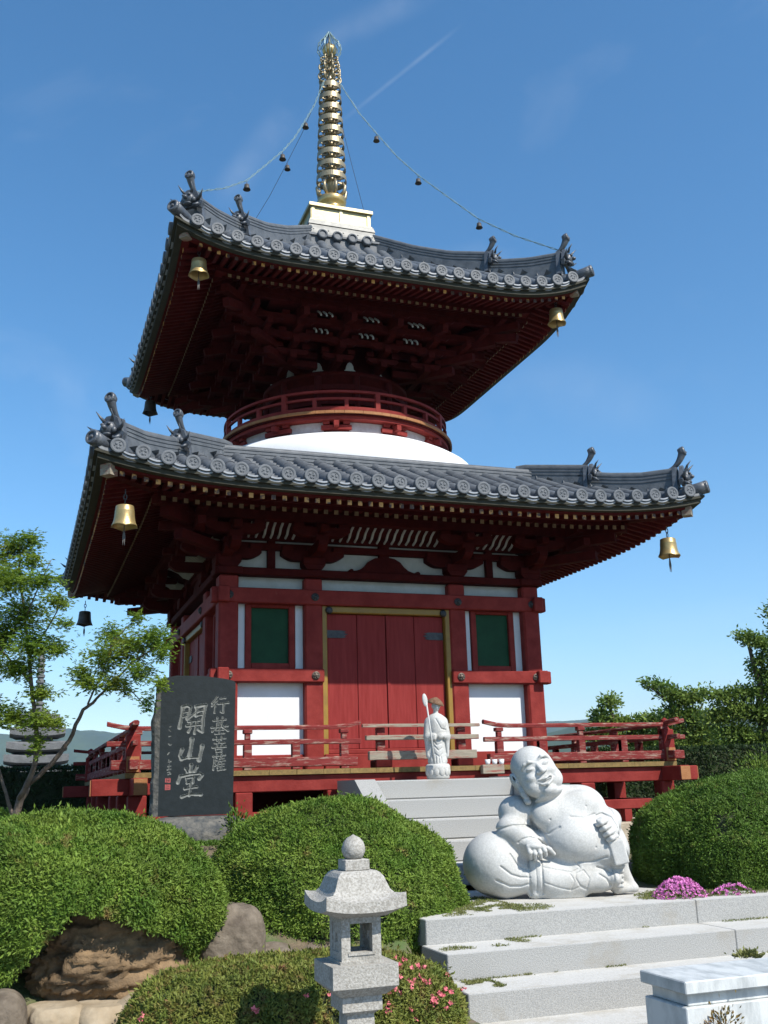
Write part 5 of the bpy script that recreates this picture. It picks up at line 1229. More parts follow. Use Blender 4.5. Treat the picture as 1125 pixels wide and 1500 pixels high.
# ================================================================ sculpted statues (distance fields polygonised with surface nets)
def smin(a, b, k):
    if k <= 0: return np.minimum(a, b)
    h = np.clip(.5+.5*(b-a)/k, 0, 1); return b+(a-b)*h-k*h*(1-h)
class SDF:
    def __init__(s, lo, hi, h):
        s.lo = np.array(lo, float); s.h = h; s.n = (np.ceil((np.array(hi)-s.lo)/h)).astype(int)+1
        s.ax = [s.lo[i]+h*np.arange(s.n[i]) for i in range(3)]; s.d = np.ones(s.n, dtype=np.float32); s.M = None
    def block(s, lo, hi):
        sl = []
        for i in range(3):
            a = int(max(0, math.floor((lo[i]-s.lo[i])/s.h))); b = int(min(s.n[i], math.ceil((hi[i]-s.lo[i])/s.h)+1)); sl.append(slice(a, max(a, b)))
        X, Y, Z = np.meshgrid(*[s.ax[i][sl[i]] for i in range(3)], indexing='ij'); return tuple(sl), np.stack([X, Y, Z], -1)
    def put(s, c, R_, fn, k, sub=False):
        """c centre (local frame), R_ bound radius, fn(P) distance in frame s.M"""
        cw = np.array(c, float) if s.M is None else s.M[0]@np.array(c, float)*s.M[2]+s.M[1]
        m = R_*(1.2 if s.M is not None else 1)+max(k, .02)+2*s.h; sl, P = s.block(cw-m, cw+m)
        if P.size == 0: return
        if s.M is not None: P = (P-s.M[1])@s.M[0]/s.M[2]
        q = (fn(P)*(s.M[2] if s.M is not None else 1)).astype(np.float32); s.d[sl] = -smin(-s.d[sl], q, k) if sub else smin(s.d[sl], q, k)
    def ell(s, c, r, k=.03, sub=False, rot=None):
        c = np.array(c, float); r = np.array(r, float)
        def fn(P):
            p = P-c
            if rot is not None: p = p@rot
            k0 = np.sqrt(((p/r)**2).sum(-1)); k1 = np.sqrt(((p/r**2)**2).sum(-1)); return k0*(k0-1)/np.maximum(k1, 1e-6)
        if sub:
            g = fn; s.put(c, max(r), lambda P: g(P), k, True)
        else: s.put(c, max(r), fn, k)
    def cap(s, a, b, ra, rb, k=.03, sub=False):
        a = np.array(a, float); b = np.array(b, float); ab = b-a; L2 = (ab**2).sum()
        def fn(P):
            t = np.clip(((P-a)@ab)/L2, 0, 1); return np.linalg.norm(P-a-t[..., None]*ab, axis=-1)-(ra+(rb-ra)*t)
        s.put((a+b)/2, math.sqrt(L2)/2+max(ra, rb), fn, k, sub)
    def box(s, c, hx, r, rot=None, k=.01):
        c = np.array(c, float); hx = np.array(hx, float)
        def fn(P):
            p = P-c
            if rot is not None: p = p@rot
            q = np.abs(p)-hx+r; return np.linalg.norm(np.maximum(q, 0), axis=-1)+np.minimum(q.max(-1), 0)-r
        s.put(c, np.linalg.norm(hx), fn, k)
    def chain(s, pts, r, k=.02, sub=False):
        rs = r if isinstance(r, (list, tuple)) else [r]*len(pts)
        for i in range(len(pts)-1): s.cap(pts[i], pts[i+1], rs[i], rs[i+1], k, sub)
    def mesh(s):
        d = s.d; nx, ny, nz = d.shape; sg = d < 0
        c = [sg[i:nx-1+i, j:ny-1+j, k:nz-1+k] for i in (0, 1) for j in (0, 1) for k in (0, 1)]
        cnt = sum(x.astype(np.int8) for x in c); act = (cnt > 0) & (cnt < 8); ids = np.argwhere(act); N = len(ids)
        idx = -np.ones(act.shape, dtype=np.int64); idx[act] = np.arange(N); acc = np.zeros((N, 3)); w = np.zeros(N)
        off = np.array([(i, j, k) for i in (0, 1) for j in (0, 1) for k in (0, 1)])
        for a in range(8):
            for b in range(a+1, 8):
                if np.abs(off[a]-off[b]).sum() != 1: continue
                pa = ids+off[a]; pb = ids+off[b]; da = d[pa[:, 0], pa[:, 1], pa[:, 2]]; db = d[pb[:, 0], pb[:, 1], pb[:, 2]]
                m = (da < 0) != (db < 0); t = np.where(m, da/(da-db+1e-12), 0)[:, None]; acc += np.where(m[:, None], pa+(pb-pa)*t, 0); w += m
        V = s.lo+s.h*acc/w[:, None]; F = []
        for ax in range(3):
            a1, a2 = [(1, 2), (2, 0), (0, 1)][ax]; sh = [slice(1, -1)]*3; sh[ax] = slice(0, d.shape[ax]-1)
            lo_ = sg[tuple(sh)]; s2 = list(sh); s2[ax] = slice(1, d.shape[ax]); hi_ = sg[tuple(s2)]; ch = np.argwhere(lo_ != hi_)
            if len(ch) == 0: continue
            flip = lo_[ch[:, 0], ch[:, 1], ch[:, 2]]; p = ch+np.array([0 if q == ax else 1 for q in range(3)])
            e1 = np.zeros(3, int); e1[a1] = 1; e2 = np.zeros(3, int); e2[a2] = 1
            g = lambda q: idx[q[:, 0], q[:, 1], q[:, 2]]
            Q = np.stack([g(p-e1-e2), g(p-e2), g(p), g(p-e1)], 1); Q[~flip] = Q[~flip][:, ::-1]; F.append(Q)
        return V, np.concatenate(F)
def rotm(rx=0, ry=0, rz=0):
    a = Matrix.Rotation(rz, 3, 'Z') @ Matrix.Rotation(ry, 3, 'Y') @ Matrix.Rotation(rx, 3, 'X'); return np.array(a)
def xzpoly(P, pl):
    d = np.full(P.shape[:-1], 1e9)
    for a, b in zip(pl, pl[1:]):
        ax_, az_ = b[0]-a[0], b[1]-a[1]; t = np.clip(((P[..., 0]-a[0])*ax_+(P[..., 2]-a[1])*az_)/(ax_*ax_+az_*az_+1e-9), 0, 1)
        d = np.minimum(d, np.hypot(P[..., 0]-a[0]-t*ax_, P[..., 2]-a[1]-t*az_))
    return d
# ---------------- laughing seated figure
K_ = .001656
def h_(cx, cy, y): return ((cx-560)*K_, y, (880-cy)*K_)
S = SDF((-.84, -.42, -.03), (.84, .44, 1.42), .0062)
E_ = lambda cx, cy, y, r, k=.05, **q: S.ell(h_(cx, cy, y), r, k, **q)
# torso
E_(690, 570, .0, (.32, .33, .27), .06); E_(640, 430, .05, (.36, .27, .20), .09); E_(700, 700, .03, (.38, .24, .26), .05)
E_(548, 440, -.145, (.135, .085, .122), .035); E_(735, 385, -.115, (.15, .08, .115), .045); E_(600, 360, .04, (.26, .12, .15), .06)
# left (viewer) shoulder and arm with sleeve
E_(402, 420, .03, (.165, .155, .15), .06); S.cap(h_(390, 430, .02), h_(372, 545, -.10), .135, .115, .05)
S.cap(h_(352, 520, -.09), h_(400, 555, -.14), .135, .12, .03); S.cap(h_(395, 560, -.15), h_(462, 598, -.21), .105, .078, .03)
# robe skirt behind left arm
E_(430, 620, .05, (.22, .26, .22), .06)
# bag
E_(262, 697, .0, (.285, .30, .29), .03); S.cap(h_(330, 770, -.06), h_(450, 775, -.13), .19, .12, .07)
S.cap(h_(464, 690, -.17), h_(458, 845, -.15), .062, .07, .02); S.cap(h_(444, 690, -.19), h_(440, 840, -.17), .03, .035, .01); S.cap(h_(482, 690, -.19), h_(482, 840, -.17), .03, .035, .01)
# lap and legs
S.cap(h_(530, 775, -.12), h_(800, 790, -.10), .165, .12, .05); E_(590, 735, -.10, (.17, .10, .17), .04); E_(600, 820, -.12, (.24, .10, .20), .05); S.cap(h_(790, 770, -.08), h_(880, 785, -.10), .12, .10, .05)
S.cap(h_(700, 740, -.10), h_(860, 730, -.02), .10, .10, .05)
# foot with toes
E_(885, 785, -.14, (.055, .105, .07), .03)
for i, (cy_, rr_) in enumerate(((722, .025), (748, .021), (774, .020), (800, .019), (826, .018))): S.cap(h_(898, cy_, -.17), h_(926-i*2, cy_, -.18), rr_, rr_*.95, .006)
# right arm, robe
E_(760, 385, .05, (.19, .15, .17), .09); S.cap(h_(800, 425, .04), h_(880, 560, .0), .150, .125, .07); S.cap(h_(895, 580, .04), h_(935, 790, .06), .12, .06, .08); E_(850, 640, .12, (.26, .38, .22), .06)
S.cap(h_(925, 700, .05), h_(1005, 846, .0), .075, .028, .06); S.cap(h_(905, 845, -.05), h_(1005, 850, .0), .05, .03, .05)
S.cap(h_(895, 480, -.02), h_(878, 535, -.16), .115, .085, .04)
# fist round the strap of a pouch
S.ell(h_(858, 530, -.215), (.060, .060, .098), .02, rot=rotm(0, R(-28), 0))
for i, (cx_, cy_) in enumerate(((806, 492), (822, 519), (839, 547), (855, 574))): S.chain([h_(cx_+44, cy_-16, -.262), h_(cx_+14, cy_-4, -.292), h_(cx_-2, cy_+5, -.262)], [.0225, .0225, .020], .004)
S.chain([h_(852, 470, -.22), h_(826, 468, -.262), h_(806, 476, -.272)], [.024, .022, .018], .008)
S.box(h_(905, 645, -.215), (.066, .060, .110), .014, rotm(0, R(-12), 0), .006)
# left hand, fingers fanned on the bag
E_(462, 600, -.285, (.078, .050, .035), .02)
for (a, b, c_, d_) in ((425, 600, 437, 662), (452, 606, 461, 670), (478, 606, 490, 664), (503, 600, 517, 648)):
    S.chain([h_(a, b, -.295), h_((a+c_)/2, (b+d_)/2, -.315), h_(c_, d_, -.285)], [.0215, .020, .016], .006)
S.chain([h_(512, 598, -.27), h_(540, 618, -.27), h_(565, 645, -.245)], [.022, .02, .015], .008)
# neck
S.cap(h_(560, 360, .05), h_(520, 290, .03), .14, .11, .04)
# head in its own frame
roll = R(-24); yaw = R(8)
Rm = np.array(Matrix.Rotation(roll, 3, 'Y') @ Matrix.Rotation(R(-9), 3, 'X') @ Matrix.Rotation(yaw, 3, 'Z')); S.M = (Rm, np.array(h_(508, 203, -.07)), 1.07)
S.ell((0, .03, .065), (.176, .185, .175), .05); S.ell((0, -.02, -.035), (.172, .152, .200), .05)
for q in (-1, 1):
    S.ell((q*.090, -.070, -.120), (.080, .078, .082), .05); S.ell((q*.088, -.128, -.050), (.050, .046, .036), .025)
    S.chain([(q*.020, -.162, .062), (q*.060, -.172, .084), (q*.100, -.156, .078), (q*.130, -.120, .050)], [.010, .013, .012, .008], .012)
    S.ell((q*.068, -.188, .022), (.046, .034, .026), .010, sub=True); S.ell((q*.068, -.148, .018), (.040, .027, .019), .004)
    S.ell((q*(.192 if q < 0 else .160), .035, .0), (.030, .060, .080), .008)
    if q < 0: S.chain([(q*.180, .02, -.05), (q*.186, .0, -.12), (q*.184, -.01, -.20)], [.026, .026, .030], .01)
    S.ell((q*.196, .010, .01), (.014, .030, .045), .006, sub=True); S.ell((q*.030, -.184, -.038), (.022, .022, .017), .007)
S.chain([(0, -.152, .060), (0, -.172, .01), (0, -.202, -.030)], [.013, .018, .027], .012)
S.ell((0, -.128, -.200), (.060, .045, .036), .025); S.ell((0, -.03, -.225), (.130, .105, .04), .03)
for q in (-1, 1):
    S.chain([(q*.028, -.168, .014), (q*.050, -.176, .006), (q*.072, -.176, .005), (q*.104, -.156, .012)], .0065, .003, sub=True)
    S.chain([(q*.040, -.190, -.050), (q*.070, -.180, -.078), (q*.088, -.158, -.112)], .008, .008, sub=True)
S.chain([(-.078, -.146, -.078), (-.045, -.170, -.098), (0, -.180, -.100), (.045, -.170, -.098), (.078, -.146, -.078)], [.007, .010, .011, .010, .007], .006)
S.chain([(-.074, -.144, -.092), (-.048, -.166, -.132), (0, -.178, -.152), (.048, -.166, -.132), (.074, -.144, -.092)], [.007, .011, .013, .011, .007], .006)
for x_ in (-.045, -.03, -.015, 0, .015, .03, .045): S.ell((x_, -.190, -.123+.3*x_*x_/.04), (.022, .046, .015-.10*abs(x_)), .004, sub=True)
S.chain([(-.044, -.150, -.106), (0, -.160, -.112), (.044, -.150, -.106)], .008, .003)
S.chain([(-.035, -.170, -.170), (0, -.178, -.176), (.035, -.170, -.170)], .006, .006, sub=True)
S.M = None
# carved drapery lines
cre = [([(463, 455), (475, 500), (510, 530), (550, 537), (602, 505)], .013, .010), ([(665, 452), (740, 460), (805, 442)], .008, .010), ([(690, 690), (760, 692), (842, 668)], .014, .009), ([(525, 540), (548, 600)], .010, .010),
  ([(330, 640), (360, 690), (400, 718), (432, 730)], .014, .009), ([(275, 700), (330, 745), (380, 762), (430, 765)], .014, .008), ([(250, 770), (320, 805), (380, 808), (430, 795)], .014, .008), ([(432, 680), (424, 760), (434, 855)], .012, .008), ([(497, 680), (492, 760), (495, 850)], .012, .008), ([(463, 690), (463, 850)], .006, .006),
  ([(270, 516), (300, 503), (360, 490), (430, 492), (500, 518)], .016, .010), ([(378, 580), (400, 562), (440, 553), (495, 570), (525, 600)], .013, .008), ([(505, 716), (590, 735), (640, 750), (662, 790), (640, 835), (580, 820), (498, 790)], .008, .006), ([(500, 712), (650, 744), (700, 724), (665, 680)], .008, .006), ([(672, 752), (715, 735), (742, 775), (728, 832), (690, 815), (668, 775), (672, 752)], .008, .006),
  ([(640, 838), (690, 820), (728, 838)], .006, .006), ([(790, 722), (830, 735), (868, 758)], .012, .008), ([(798, 760), (835, 785), (858, 822)], .012, .008), ([(870, 720), (874, 780), (868, 838)], .008, .008), ([(812, 452), (850, 440), (892, 462), (915, 520), (918, 572)], .012, .008), ([(836, 345), (845, 352), (905, 430), (940, 520), (962, 640), (1000, 745)], .010, .009), ([(960, 690), (985, 740), (1000, 770)], .010, .007), ([(440, 560), (430, 480), (470, 445)], .005, .010), ([(400, 190+155), (460, 352), (520, 350)], .006, .010)]
sl, P = S.block((-.84, -.42, 0), (.84, .03, 1.42)); dd = S.d[sl]; near = np.abs(dd) < .06; Pn = P[near]; add_ = np.zeros(len(Pn)); fr = np.clip(-Pn[:, 1]/.05, 0, 1)
for pl, amp, w in cre:
    q = [((a-560)*K_, (880-b)*K_) for a, b in pl]; d = xzpoly(Pn, q); add_ = np.maximum(add_, amp*np.exp(-(d/w)**2))
for (a, b) in ((557, 463), (757, 397), (785, 615)):
    d = np.hypot(Pn[:, 0]-(a-560)*K_, Pn[:, 2]-(880-b)*K_); add_ = np.maximum(add_, .010*np.exp(-(d/.008)**2))
dd[near] += (add_*fr).astype(np.float32); S.d[sl] = dd
zz = S.ax[2][None, None, :]; S.d = np.maximum(S.d, (-zz).astype(np.float32))
V, F = S.mesh(); V[:, 2] *= .957; V += .0008*fbm(V, 4, 30, 2)[:, None]
ang = math.atan2(-.3288, .944); c_, s_ = math.cos(ang), math.sin(ang); V = np.stack([V[:, 0]*c_-V[:, 1]*s_, V[:, 0]*s_+V[:, 1]*c_, V[:, 2]], 1)
HO = npmesh('seated_statue', V, F, True); o = link('seated_statue', HO, 'statue', None, 'white granite statue of a fat laughing seated monk leaning on a sack beside the stairs', 'statue'); o.location = (.055, -6.19, -.199)
# ---------------- standing monk with staff and hat
S = SDF((-.22, -.20, -.02), (.22, .20, .97), .0065)
S.cap((0, 0, .18), (0, .0, .62), .118, .10, .02); S.ell((0, 0, .20), (.135, .10, .06), .03); S.ell((0, .0, .645), (.135, .085, .085), .04); S.ell((0, -.02, .55), (.12, .09, .12), .03)
for q in (-1, 1):
    S.cap((q*.115, .0, .63), (q*.135, -.03, .47), .050, .055, .03); S.cap((q*.130, -.03, .46), (q*.128, -.02, .26), .050, .032, .02); S.cap((q*.13, -.04, .47), (q*.05, -.115, .47), .042, .026, .02)
S.ell((-.055, -.125, .455), (.030, .025, .035), .01)
for i in range(4): S.cap((-.082, -.138, .435+.014*i), (-.050, -.148, .435+.014*i), .0075, .0075, .002)
S.ell((.03, -.12, .46), (.035, .022, .025), .01); S.cap((0, 0, .68), (.0, -.01, .76), .035, .033, .01); S.ell((.005, -.015, .815), (.052, .058, .068), .01)
S.ell((.005, -.072, .81), (.009, .012, .014), .006); S.chain([(-.012, -.068, .785), (.022, -.068, .785)], .004, .004)
for q in (-1, 1): S.ell((.005+q*.052, -.01, .81), (.010, .016, .024), .005); S.ell((.005+q*.02, -.068, .825), (.012, .006, .004), .003, sub=True)
S.ell((.045, -.06, .61), (.075, .05, .075), .02)
sl, P = S.block((-.22, -.2, 0), (.22, .04, .97)); dd = S.d[sl]; near = np.abs(dd) < .04; Pn = P[near]; a_ = np.zeros(len(Pn))
for pl in ([(-.06, .42), (-.02, .37), (.04, .39)], [(-.05, .36), (.0, .31), (.05, .34)], [(-.05, .28), (.01, .24), (.06, .28)], [(.075, .45), (.075, .2)], [(-.085, .42), (-.08, .19)], [(0, .24), (.0, .18)], [(-.02, .66), (.05, .55), (.12, .54)], [(.10, .42), (.12, .28)], [(-.11, .42), (-.13, .28)], [(.03, .26), (.04, .18)], [(-.04, .26), (-.04, .18)]):
    a_ = np.maximum(a_, .009*np.exp(-(xzpoly(Pn, pl)/.0075)**2))
dd[near] += (a_*np.clip(-Pn[:, 1]/.03, 0, 1)).astype(np.float32); S.d[sl] = dd
S.d = np.maximum(S.d, (.165-S.ax[2][None, None, :]).astype(np.float32))
V, F = S.mesh(); JX, JY, JZ = -.015, -3.80, .85
JZN = empty('monk_statue', (JX, JY, JZ), 'small white standing monk statue with staff and straw hat on the top step', 'statue')
rz_ = R(-14); c_, s_ = math.cos(rz_), math.sin(rz_)
def jl(x, y, z): return (JX+x*c_-y*s_, JY+x*s_+y*c_, JZ+z)
V = np.stack([JX+V[:, 0]*.80*c_-V[:, 1]*s_, JY+V[:, 0]*s_+V[:, 1]*c_, JZ+V[:, 2]], 1); link('robed_figure', npmesh('robed_figure', V, F, True), 'statue', JZN)
mb = MB(); mb.smooth = True; mb.lathe([(.10, 0), (.13, .012), (.125, .05), (.138, .10), (.138, .15), (.12, .168), (.0001, .168)], (JX, JY, JZ), 40)
for i in range(12):
    a = 2*PI*i/12; 
    for ro, zz_, sc_ in ((.126, .085, 1.0), (.124, .12, .8)):
        b = a+(0 if sc_ == 1 else PI/12); M3 = Matrix.Rotation(b, 3, 'Z'); mb.ball((JX+ro*math.cos(b), JY+ro*math.sin(b), JZ+zz_), (.016, .036*sc_, .050*sc_), 10, 8, M3)
mb.build('lotus_base', 'statue', JZN)
mb = MB(); mb.smooth = True; T4 = Matrix.Translation(jl(.0, -.0, .845)) @ Matrix.Rotation(R(14), 4, 'Y') @ Matrix.Rotation(R(8), 4, 'X')
mb.lathe([(.100, -.012), (.102, .0), (.075, .030), (.04, .055), (.01, .068), (.0001, .070)], n=28, M4=T4); mb.lathe([(.100, -.012), (.05, .006), (.0001, .01)], n=28, M4=T4); mb.build('straw_hat', 'hat', JZN)
mb = MB(); mb.smooth = True; mb.tube([jl(-.055, -.150, .165), jl(-.085, -.155, .50), jl(-.125, -.15, .86)], .0095, 8); mb.build('staff', 'statue', JZN)
mb = MB(); mb.smooth = True; mb.ball(jl(-.138, -.15, .87), (.032, .014, .075), 12, 9, Matrix.Rotation(R(-8), 3, 'Y')); mb.build('staff_head', 'statue', JZN)
# ================================================================ stone tower far left
TP = at(52, 1120, 25); tz = TP.z
TW = empty('stone_tower', (TP.x, TP.y, .1), 'grey multi-tiered stone tower with ringed spire behind the maple', 'stone tower')
def sqp(mb, c, h0, h1, z0, z1, ln=0):
    vs = [(c[0]+sx*h, c[1]+sy*h, z) for h, z in ((h0, z0), (h1, z1)) for sx, sy in ((-1, -1), (1, -1), (1, 1), (-1, 1))]
    mb.add(vs, [(3, 2, 1, 0), (4, 5, 6, 7)]+[(i, (i+1) % 4, (i+1) % 4+4, i+4) for i in range(4)])
mb = MB(); sqp(mb, TP, .55, .50, .0, .9); sqp(mb, TP, .42, .42, .9, tz-.30); mb.build('tower_body', 'stonefar', TW)
for k, (z, w) in enumerate(((tz-.30, .80), (tz-.02, .74), (tz+.28, .70), (tz+.62, .64), (tz+.93, .50))):
    n = 10; vs = []; mb = MB()
    for h, zz_, l in ((w*.78, 0, 0), (w, .04, 1), (w, .19, 1), (w*.55, .27, 0), (w*.5, .28, 0)):
        for kk in range(4):
            for i in range(n):
                f_ = -1+2*i/n; x, y = f_*h, -h; c, s = [(1, 0), (0, 1), (-1, 0), (0, -1)][kk]; vs.append((TP.x+x*c-y*s, TP.y+x*s+y*c, z+zz_+.05*l*abs(f_)**3))
    m = 4*n; mb.add(vs, [(j*m+i, j*m+(i+1) % m, (j+1)*m+(i+1) % m, (j+1)*m+i) for j in range(4) for i in range(m)]+[tuple(range(m))[::-1], tuple(4*m+i for i in range(m))]); mb.build('tower_roof', 'stonefar', TW)
    mb = MB(); sqp(mb, TP, w*.52, w*.52, z+.2, z+.34); mb.build('tower_storey', 'stonefar', TW)
mb = MB(); pr = [(.20, tz+1.25), (.22, tz+1.32), (.12, tz+1.38)]
for i in range(9): z = tz+1.42+i*.135; pr += [(.075, z), (.125-.004*i, z+.02), (.125-.004*i, z+.08), (.075, z+.10)]
pr += [(.05, tz+2.65), (.09, tz+2.74), (.02, tz+2.88), (.0001, tz+2.95)]
mb.lathe(pr, (TP.x, TP.y, 0), 16); mb.build('tower_spire', 'stonefar', TW)
# ================================================================ trees
def limb(mb, pts, r0, r1, n=7):
    P = [Vector(p) for p in pts]; out = []
    for a, b in zip(P, P[1:]):
        for i in range(4): out.append(a.lerp(b, i/4)+Vector(rng.normal(size=3)*r0*.15))
    out.append(P[-1]); mb.tube(out, list(np.linspace(r0, r1, len(out))), n)
def sprays(blobs, per_vol, tw, leaf, star, flat, aspect=.28, seed=0, droop=0.0):
    """twigs radiating inside each blob (c, r) with leaves set along them"""
    Ps, Ds, Ls, Ts = [], [], [], []
    for bi, (c, r) in enumerate(blobs):
        c = np.array(c); r = np.array(r); n = int(per_vol*np.prod(r)**(2/3)); d = rdir(n); q = rng.uniform(.15, 1, n)**.6
        tip = c+d*r*q[:, None]*rng.uniform(.75, 1.15, (n, 1)); dr = unit(d*np.array([1, 1, flat])+np.array([0, 0, -droop])+rdir(n)*.35)
        for s in range(tw):
            f = s/max(1, tw-1); p = tip-dr*(leaf*2.2*f)*(1+rng.random((n, 1)))+rng.normal(size=(n, 3))*leaf*.35
            tn = np.clip(1+.35*fbm(p, seed+bi, 2.5/max(r), 2)+rng.normal(size=n)*.15, .4, 1.8)
            ax = unit(dr+rdir(n)*.6)
            if star:
                up = unit(np.array([0, 0, 1])+rdir(n)*.45); s1 = unit(np.cross(up, ax)); 
                for a in (-1.25, -.6, 0, .6, 1.25):
                    dd_ = unit(ax*math.cos(a)+s1*math.sin(a)-up*.15); Ps.append(p); Ds.append(dd_); Ls.append(leaf*(1-.35*abs(a)/1.25)*rng.uniform(.8, 1.15, n)); Ts.append(tn)
            else: Ps.append(p); Ds.append(ax); Ls.append(leaf*rng.uniform(.7, 1.3, n)); Ts.append(tn)
    P = np.concatenate(Ps); D = np.concatenate(Ds); L = np.concatenate(Ls); T = np.concatenate(Ts); V, F, TT = leaves(P, D, L, L*aspect, T, .05); return V, F, TT
def tree(name, label, base, limbs, crown, m, group=None, bark='bark', **k):
    e = empty(name, base, label, 'tree', group); mb = MB(); mb.smooth = True
    for pts, r0, r1 in limbs: limb(mb, pts, r0, r1)
    mb.build('trunk', bark, e, fix=False); V, F, T = sprays(crown, **k); link('crown', npmesh('crown', V, F, False, T), m, e); return e
A = lambda u, v, D=9.6: tuple(at(u, v, D))
mb_base = A(12, 1235)
RB = [(152, 965, 9.6, .26, .22), (190, 950, 9.5, .30, .20), (225, 935, 9.4, .26, .17), (165, 930, 9.9, .22, .16), (130, 1000, 9.5, .20, .13), (170, 1000, 9.4, .24, .10), (205, 985, 9.3, .22, .12), (215, 1030, 9.3, .10, .12), (235, 1000, 9.2, .12, .10), (118, 985, 9.8, .16, .12), (200, 905, 9.6, .14, .06), (238, 955, 9.3, .14, .14), (185, 1015, 9.3, .10, .06)]
LB = [(20, 800, 9.9, .30, .16), (45, 790, 9.8, .18, .10), (10, 850, 9.6, .40, .20), (60, 850, 9.5, .26, .14), (35, 900, 9.7, .38, .22), (85, 880, 9.4, .20, .10), (0, 930, 9.8, .38, .22), (50, 945, 9.5, .34, .18), (80, 950, 9.4, .20, .10), (25, 980, 9.6, .34, .14), (60, 1015, 9.5, .24, .10), (15, 1050, 9.5, .30, .16), (60, 1055, 9.4, .24, .12), (85, 1060, 9.4, .12, .08), (-30, 830, 9.8, .5, .3), (-45, 950, 9.6, .5, .35), (-30, 1040, 9.6, .35, .2), (55, 1085, 9.4, .10, .10), (95, 915, 9.4, .12, .07), (48, 820, 9.7, .2, .10), (52, 1100, 9.35, .06, .14)]
cr_ = [(A(u, v, D), (r, r*.9, h)) for u, v, D, r, h in RB+LB]
tree('maple_tree', 'slender forked maple with fine green leaves at the left edge', mb_base,
     [([mb_base, A(20, 1195), A(40, 1150)], .045, .034), ([A(40, 1150), A(75, 1120), A(100, 1085), A(122, 1040), A(140, 1025)], .026, .014), ([A(140, 1025), A(165, 1000, 9.5), A(200, 965, 9.4), A(235, 945, 9.3)], .013, .005), ([A(128, 1032), A(150, 985), A(165, 940), A(200, 905)], .010, .004), ([A(150, 1010), A(190, 1010, 9.4), A(215, 1035, 9.3)], .008, .003),
      ([A(30, 1170), A(52, 1120, 9.5), A(54, 1070, 9.5), A(45, 1000, 9.6), A(40, 930, 9.7), A(30, 860, 9.7), A(28, 800, 9.9)], .028, .008), ([A(45, 1000), A(0, 950), A(-30, 900)], .014, .005), ([A(42, 960), A(70, 920, 9.5), A(92, 880, 9.4)], .010, .004), ([A(40, 900), A(60, 850), A(75, 820)], .008, .003), ([A(20, 1200), A(5, 1150), A(-20, 1060)], .02, .01)],
     cr_, 'maple_leaf', per_vol=3300, tw=4, leaf=.040, star=True, flat=.35, seed=3, aspect=.26)
mb_ = MB()
# trees beyond the hedge on the right
def B(u, v, D=24): return tuple(at(u, v, D*1.16))
def blob(lst, s=1.16): return [(B(u, v, D), (r*s, r*.9*s, h*s)) for u, v, D, r, h in lst]
tree('leafy_tree', 'small leafy tree left of the others, just above the veranda railing', B(905, 1150, 22), [([B(905, 1180, 22), B(905, 1090, 22), B(893, 1030, 22)], .10, .03), ([B(905, 1090, 22), B(940, 1060, 22)], .05, .02)],
     blob([(893, 1028, 22, .28, .18), (880, 1050, 22, .30, .16), (905, 1060, 22, .42, .18), (935, 1060, 22, .35, .18), (955, 1055, 21.8, .30, .15), (885, 1075, 22, .45, .2), (925, 1085, 22, .6, .25), (960, 1085, 22, .5, .25), (862, 1078, 22, .25, .12), (905, 1115, 22, .7, .3), (950, 1115, 22, .6, .3)]), 'pine_leaf', per_vol=3600, tw=2, leaf=.10, star=False, flat=.6, aspect=.5, seed=8, group='trees beyond the hedge on the right')
tree('leafy_tree', 'middle tree with one branch pointing left toward the pagoda', B(1010, 1150, 21), [([B(1010, 1180, 21), B(1005, 1080, 21), B(985, 1030, 21), B(950, 1005, 21)], .11, .02), ([B(1005, 1080, 21), B(1030, 1030, 21)], .05, .02)],
     blob([(952, 1001, 21, .20, .10), (968, 1006, 21, .22, .12), (985, 1018, 21, .34, .18), (1005, 1025, 21, .36, .18), (1020, 1018, 21, .22, .14), (985, 1045, 21, .40, .2), (1015, 1050, 21, .45, .2), (975, 1070, 21, .4, .2), (1030, 1075, 21, .5, .25), (1000, 1090, 21, .6, .3), (1045, 1100, 21, .6, .3), (985, 1110, 21, .4, .25)]), 'pine_leaf', per_vol=3600, tw=2, leaf=.095, star=False, flat=.6, aspect=.5, seed=9, group='trees beyond the hedge on the right')
tree('leafy_tree', 'tallest tree at the right edge, rising in uneven layers', B(1120, 1150, 19), [([B(1120, 1180, 19), B(1118, 1080, 19), B(1112, 1000, 19), B(1095, 940, 19)], .14, .03), ([B(1118, 1060, 19), B(1060, 1020, 19)], .06, .02), ([B(1115, 1020, 19), B(1160, 960, 19)], .06, .02)],
     blob([(1090, 930, 19, .22, .09), (1105, 938, 19, .28, .14), (1122, 945, 19, .24, .16), (1112, 968, 19, .26, .14), (1118, 990, 19, .26, .14), (1108, 980, 19, .15, .08), (1150, 960, 19, .5, .4), (1125, 1010, 19, .4, .18), (1095, 1015, 19, .32, .14), (1080, 1012, 19, .2, .1), (1060, 1020, 19, .36, .14), (1035, 1015, 19, .2, .08), (1085, 1040, 19, .55, .22), (1120, 1045, 19, .5, .25), (1050, 1050, 19, .4, .2), (1075, 1075, 19, .6, .25), (1115, 1085, 19, .6, .3), (1150, 1040, 19, .6, .4), (1160, 1100, 19, .6, .4), (1080, 1100, 18.8, .4, .2)]), 'pine_leaf', per_vol=3800, tw=2, leaf=.085, star=False, flat=.6, aspect=.5, seed=10, group='trees beyond the hedge on the right')
tree('leafy_tree', 'farther tree whose top leaves just enter at the right edge above the others', B(1165, 1150, 17), [([B(1165, 1180, 17), B(1160, 1000, 17), B(1150, 900, 17)], .14, .03)],
     blob([(1130, 897, 17, .13, .10), (1150, 890, 17, .3, .2), (1170, 930, 17, .5, .4), (1190, 1000, 17, .5, .5)]), 'pine_leaf', per_vol=3800, tw=2, leaf=.085, star=False, flat=.6, aspect=.4, seed=12, group='trees beyond the hedge on the right')
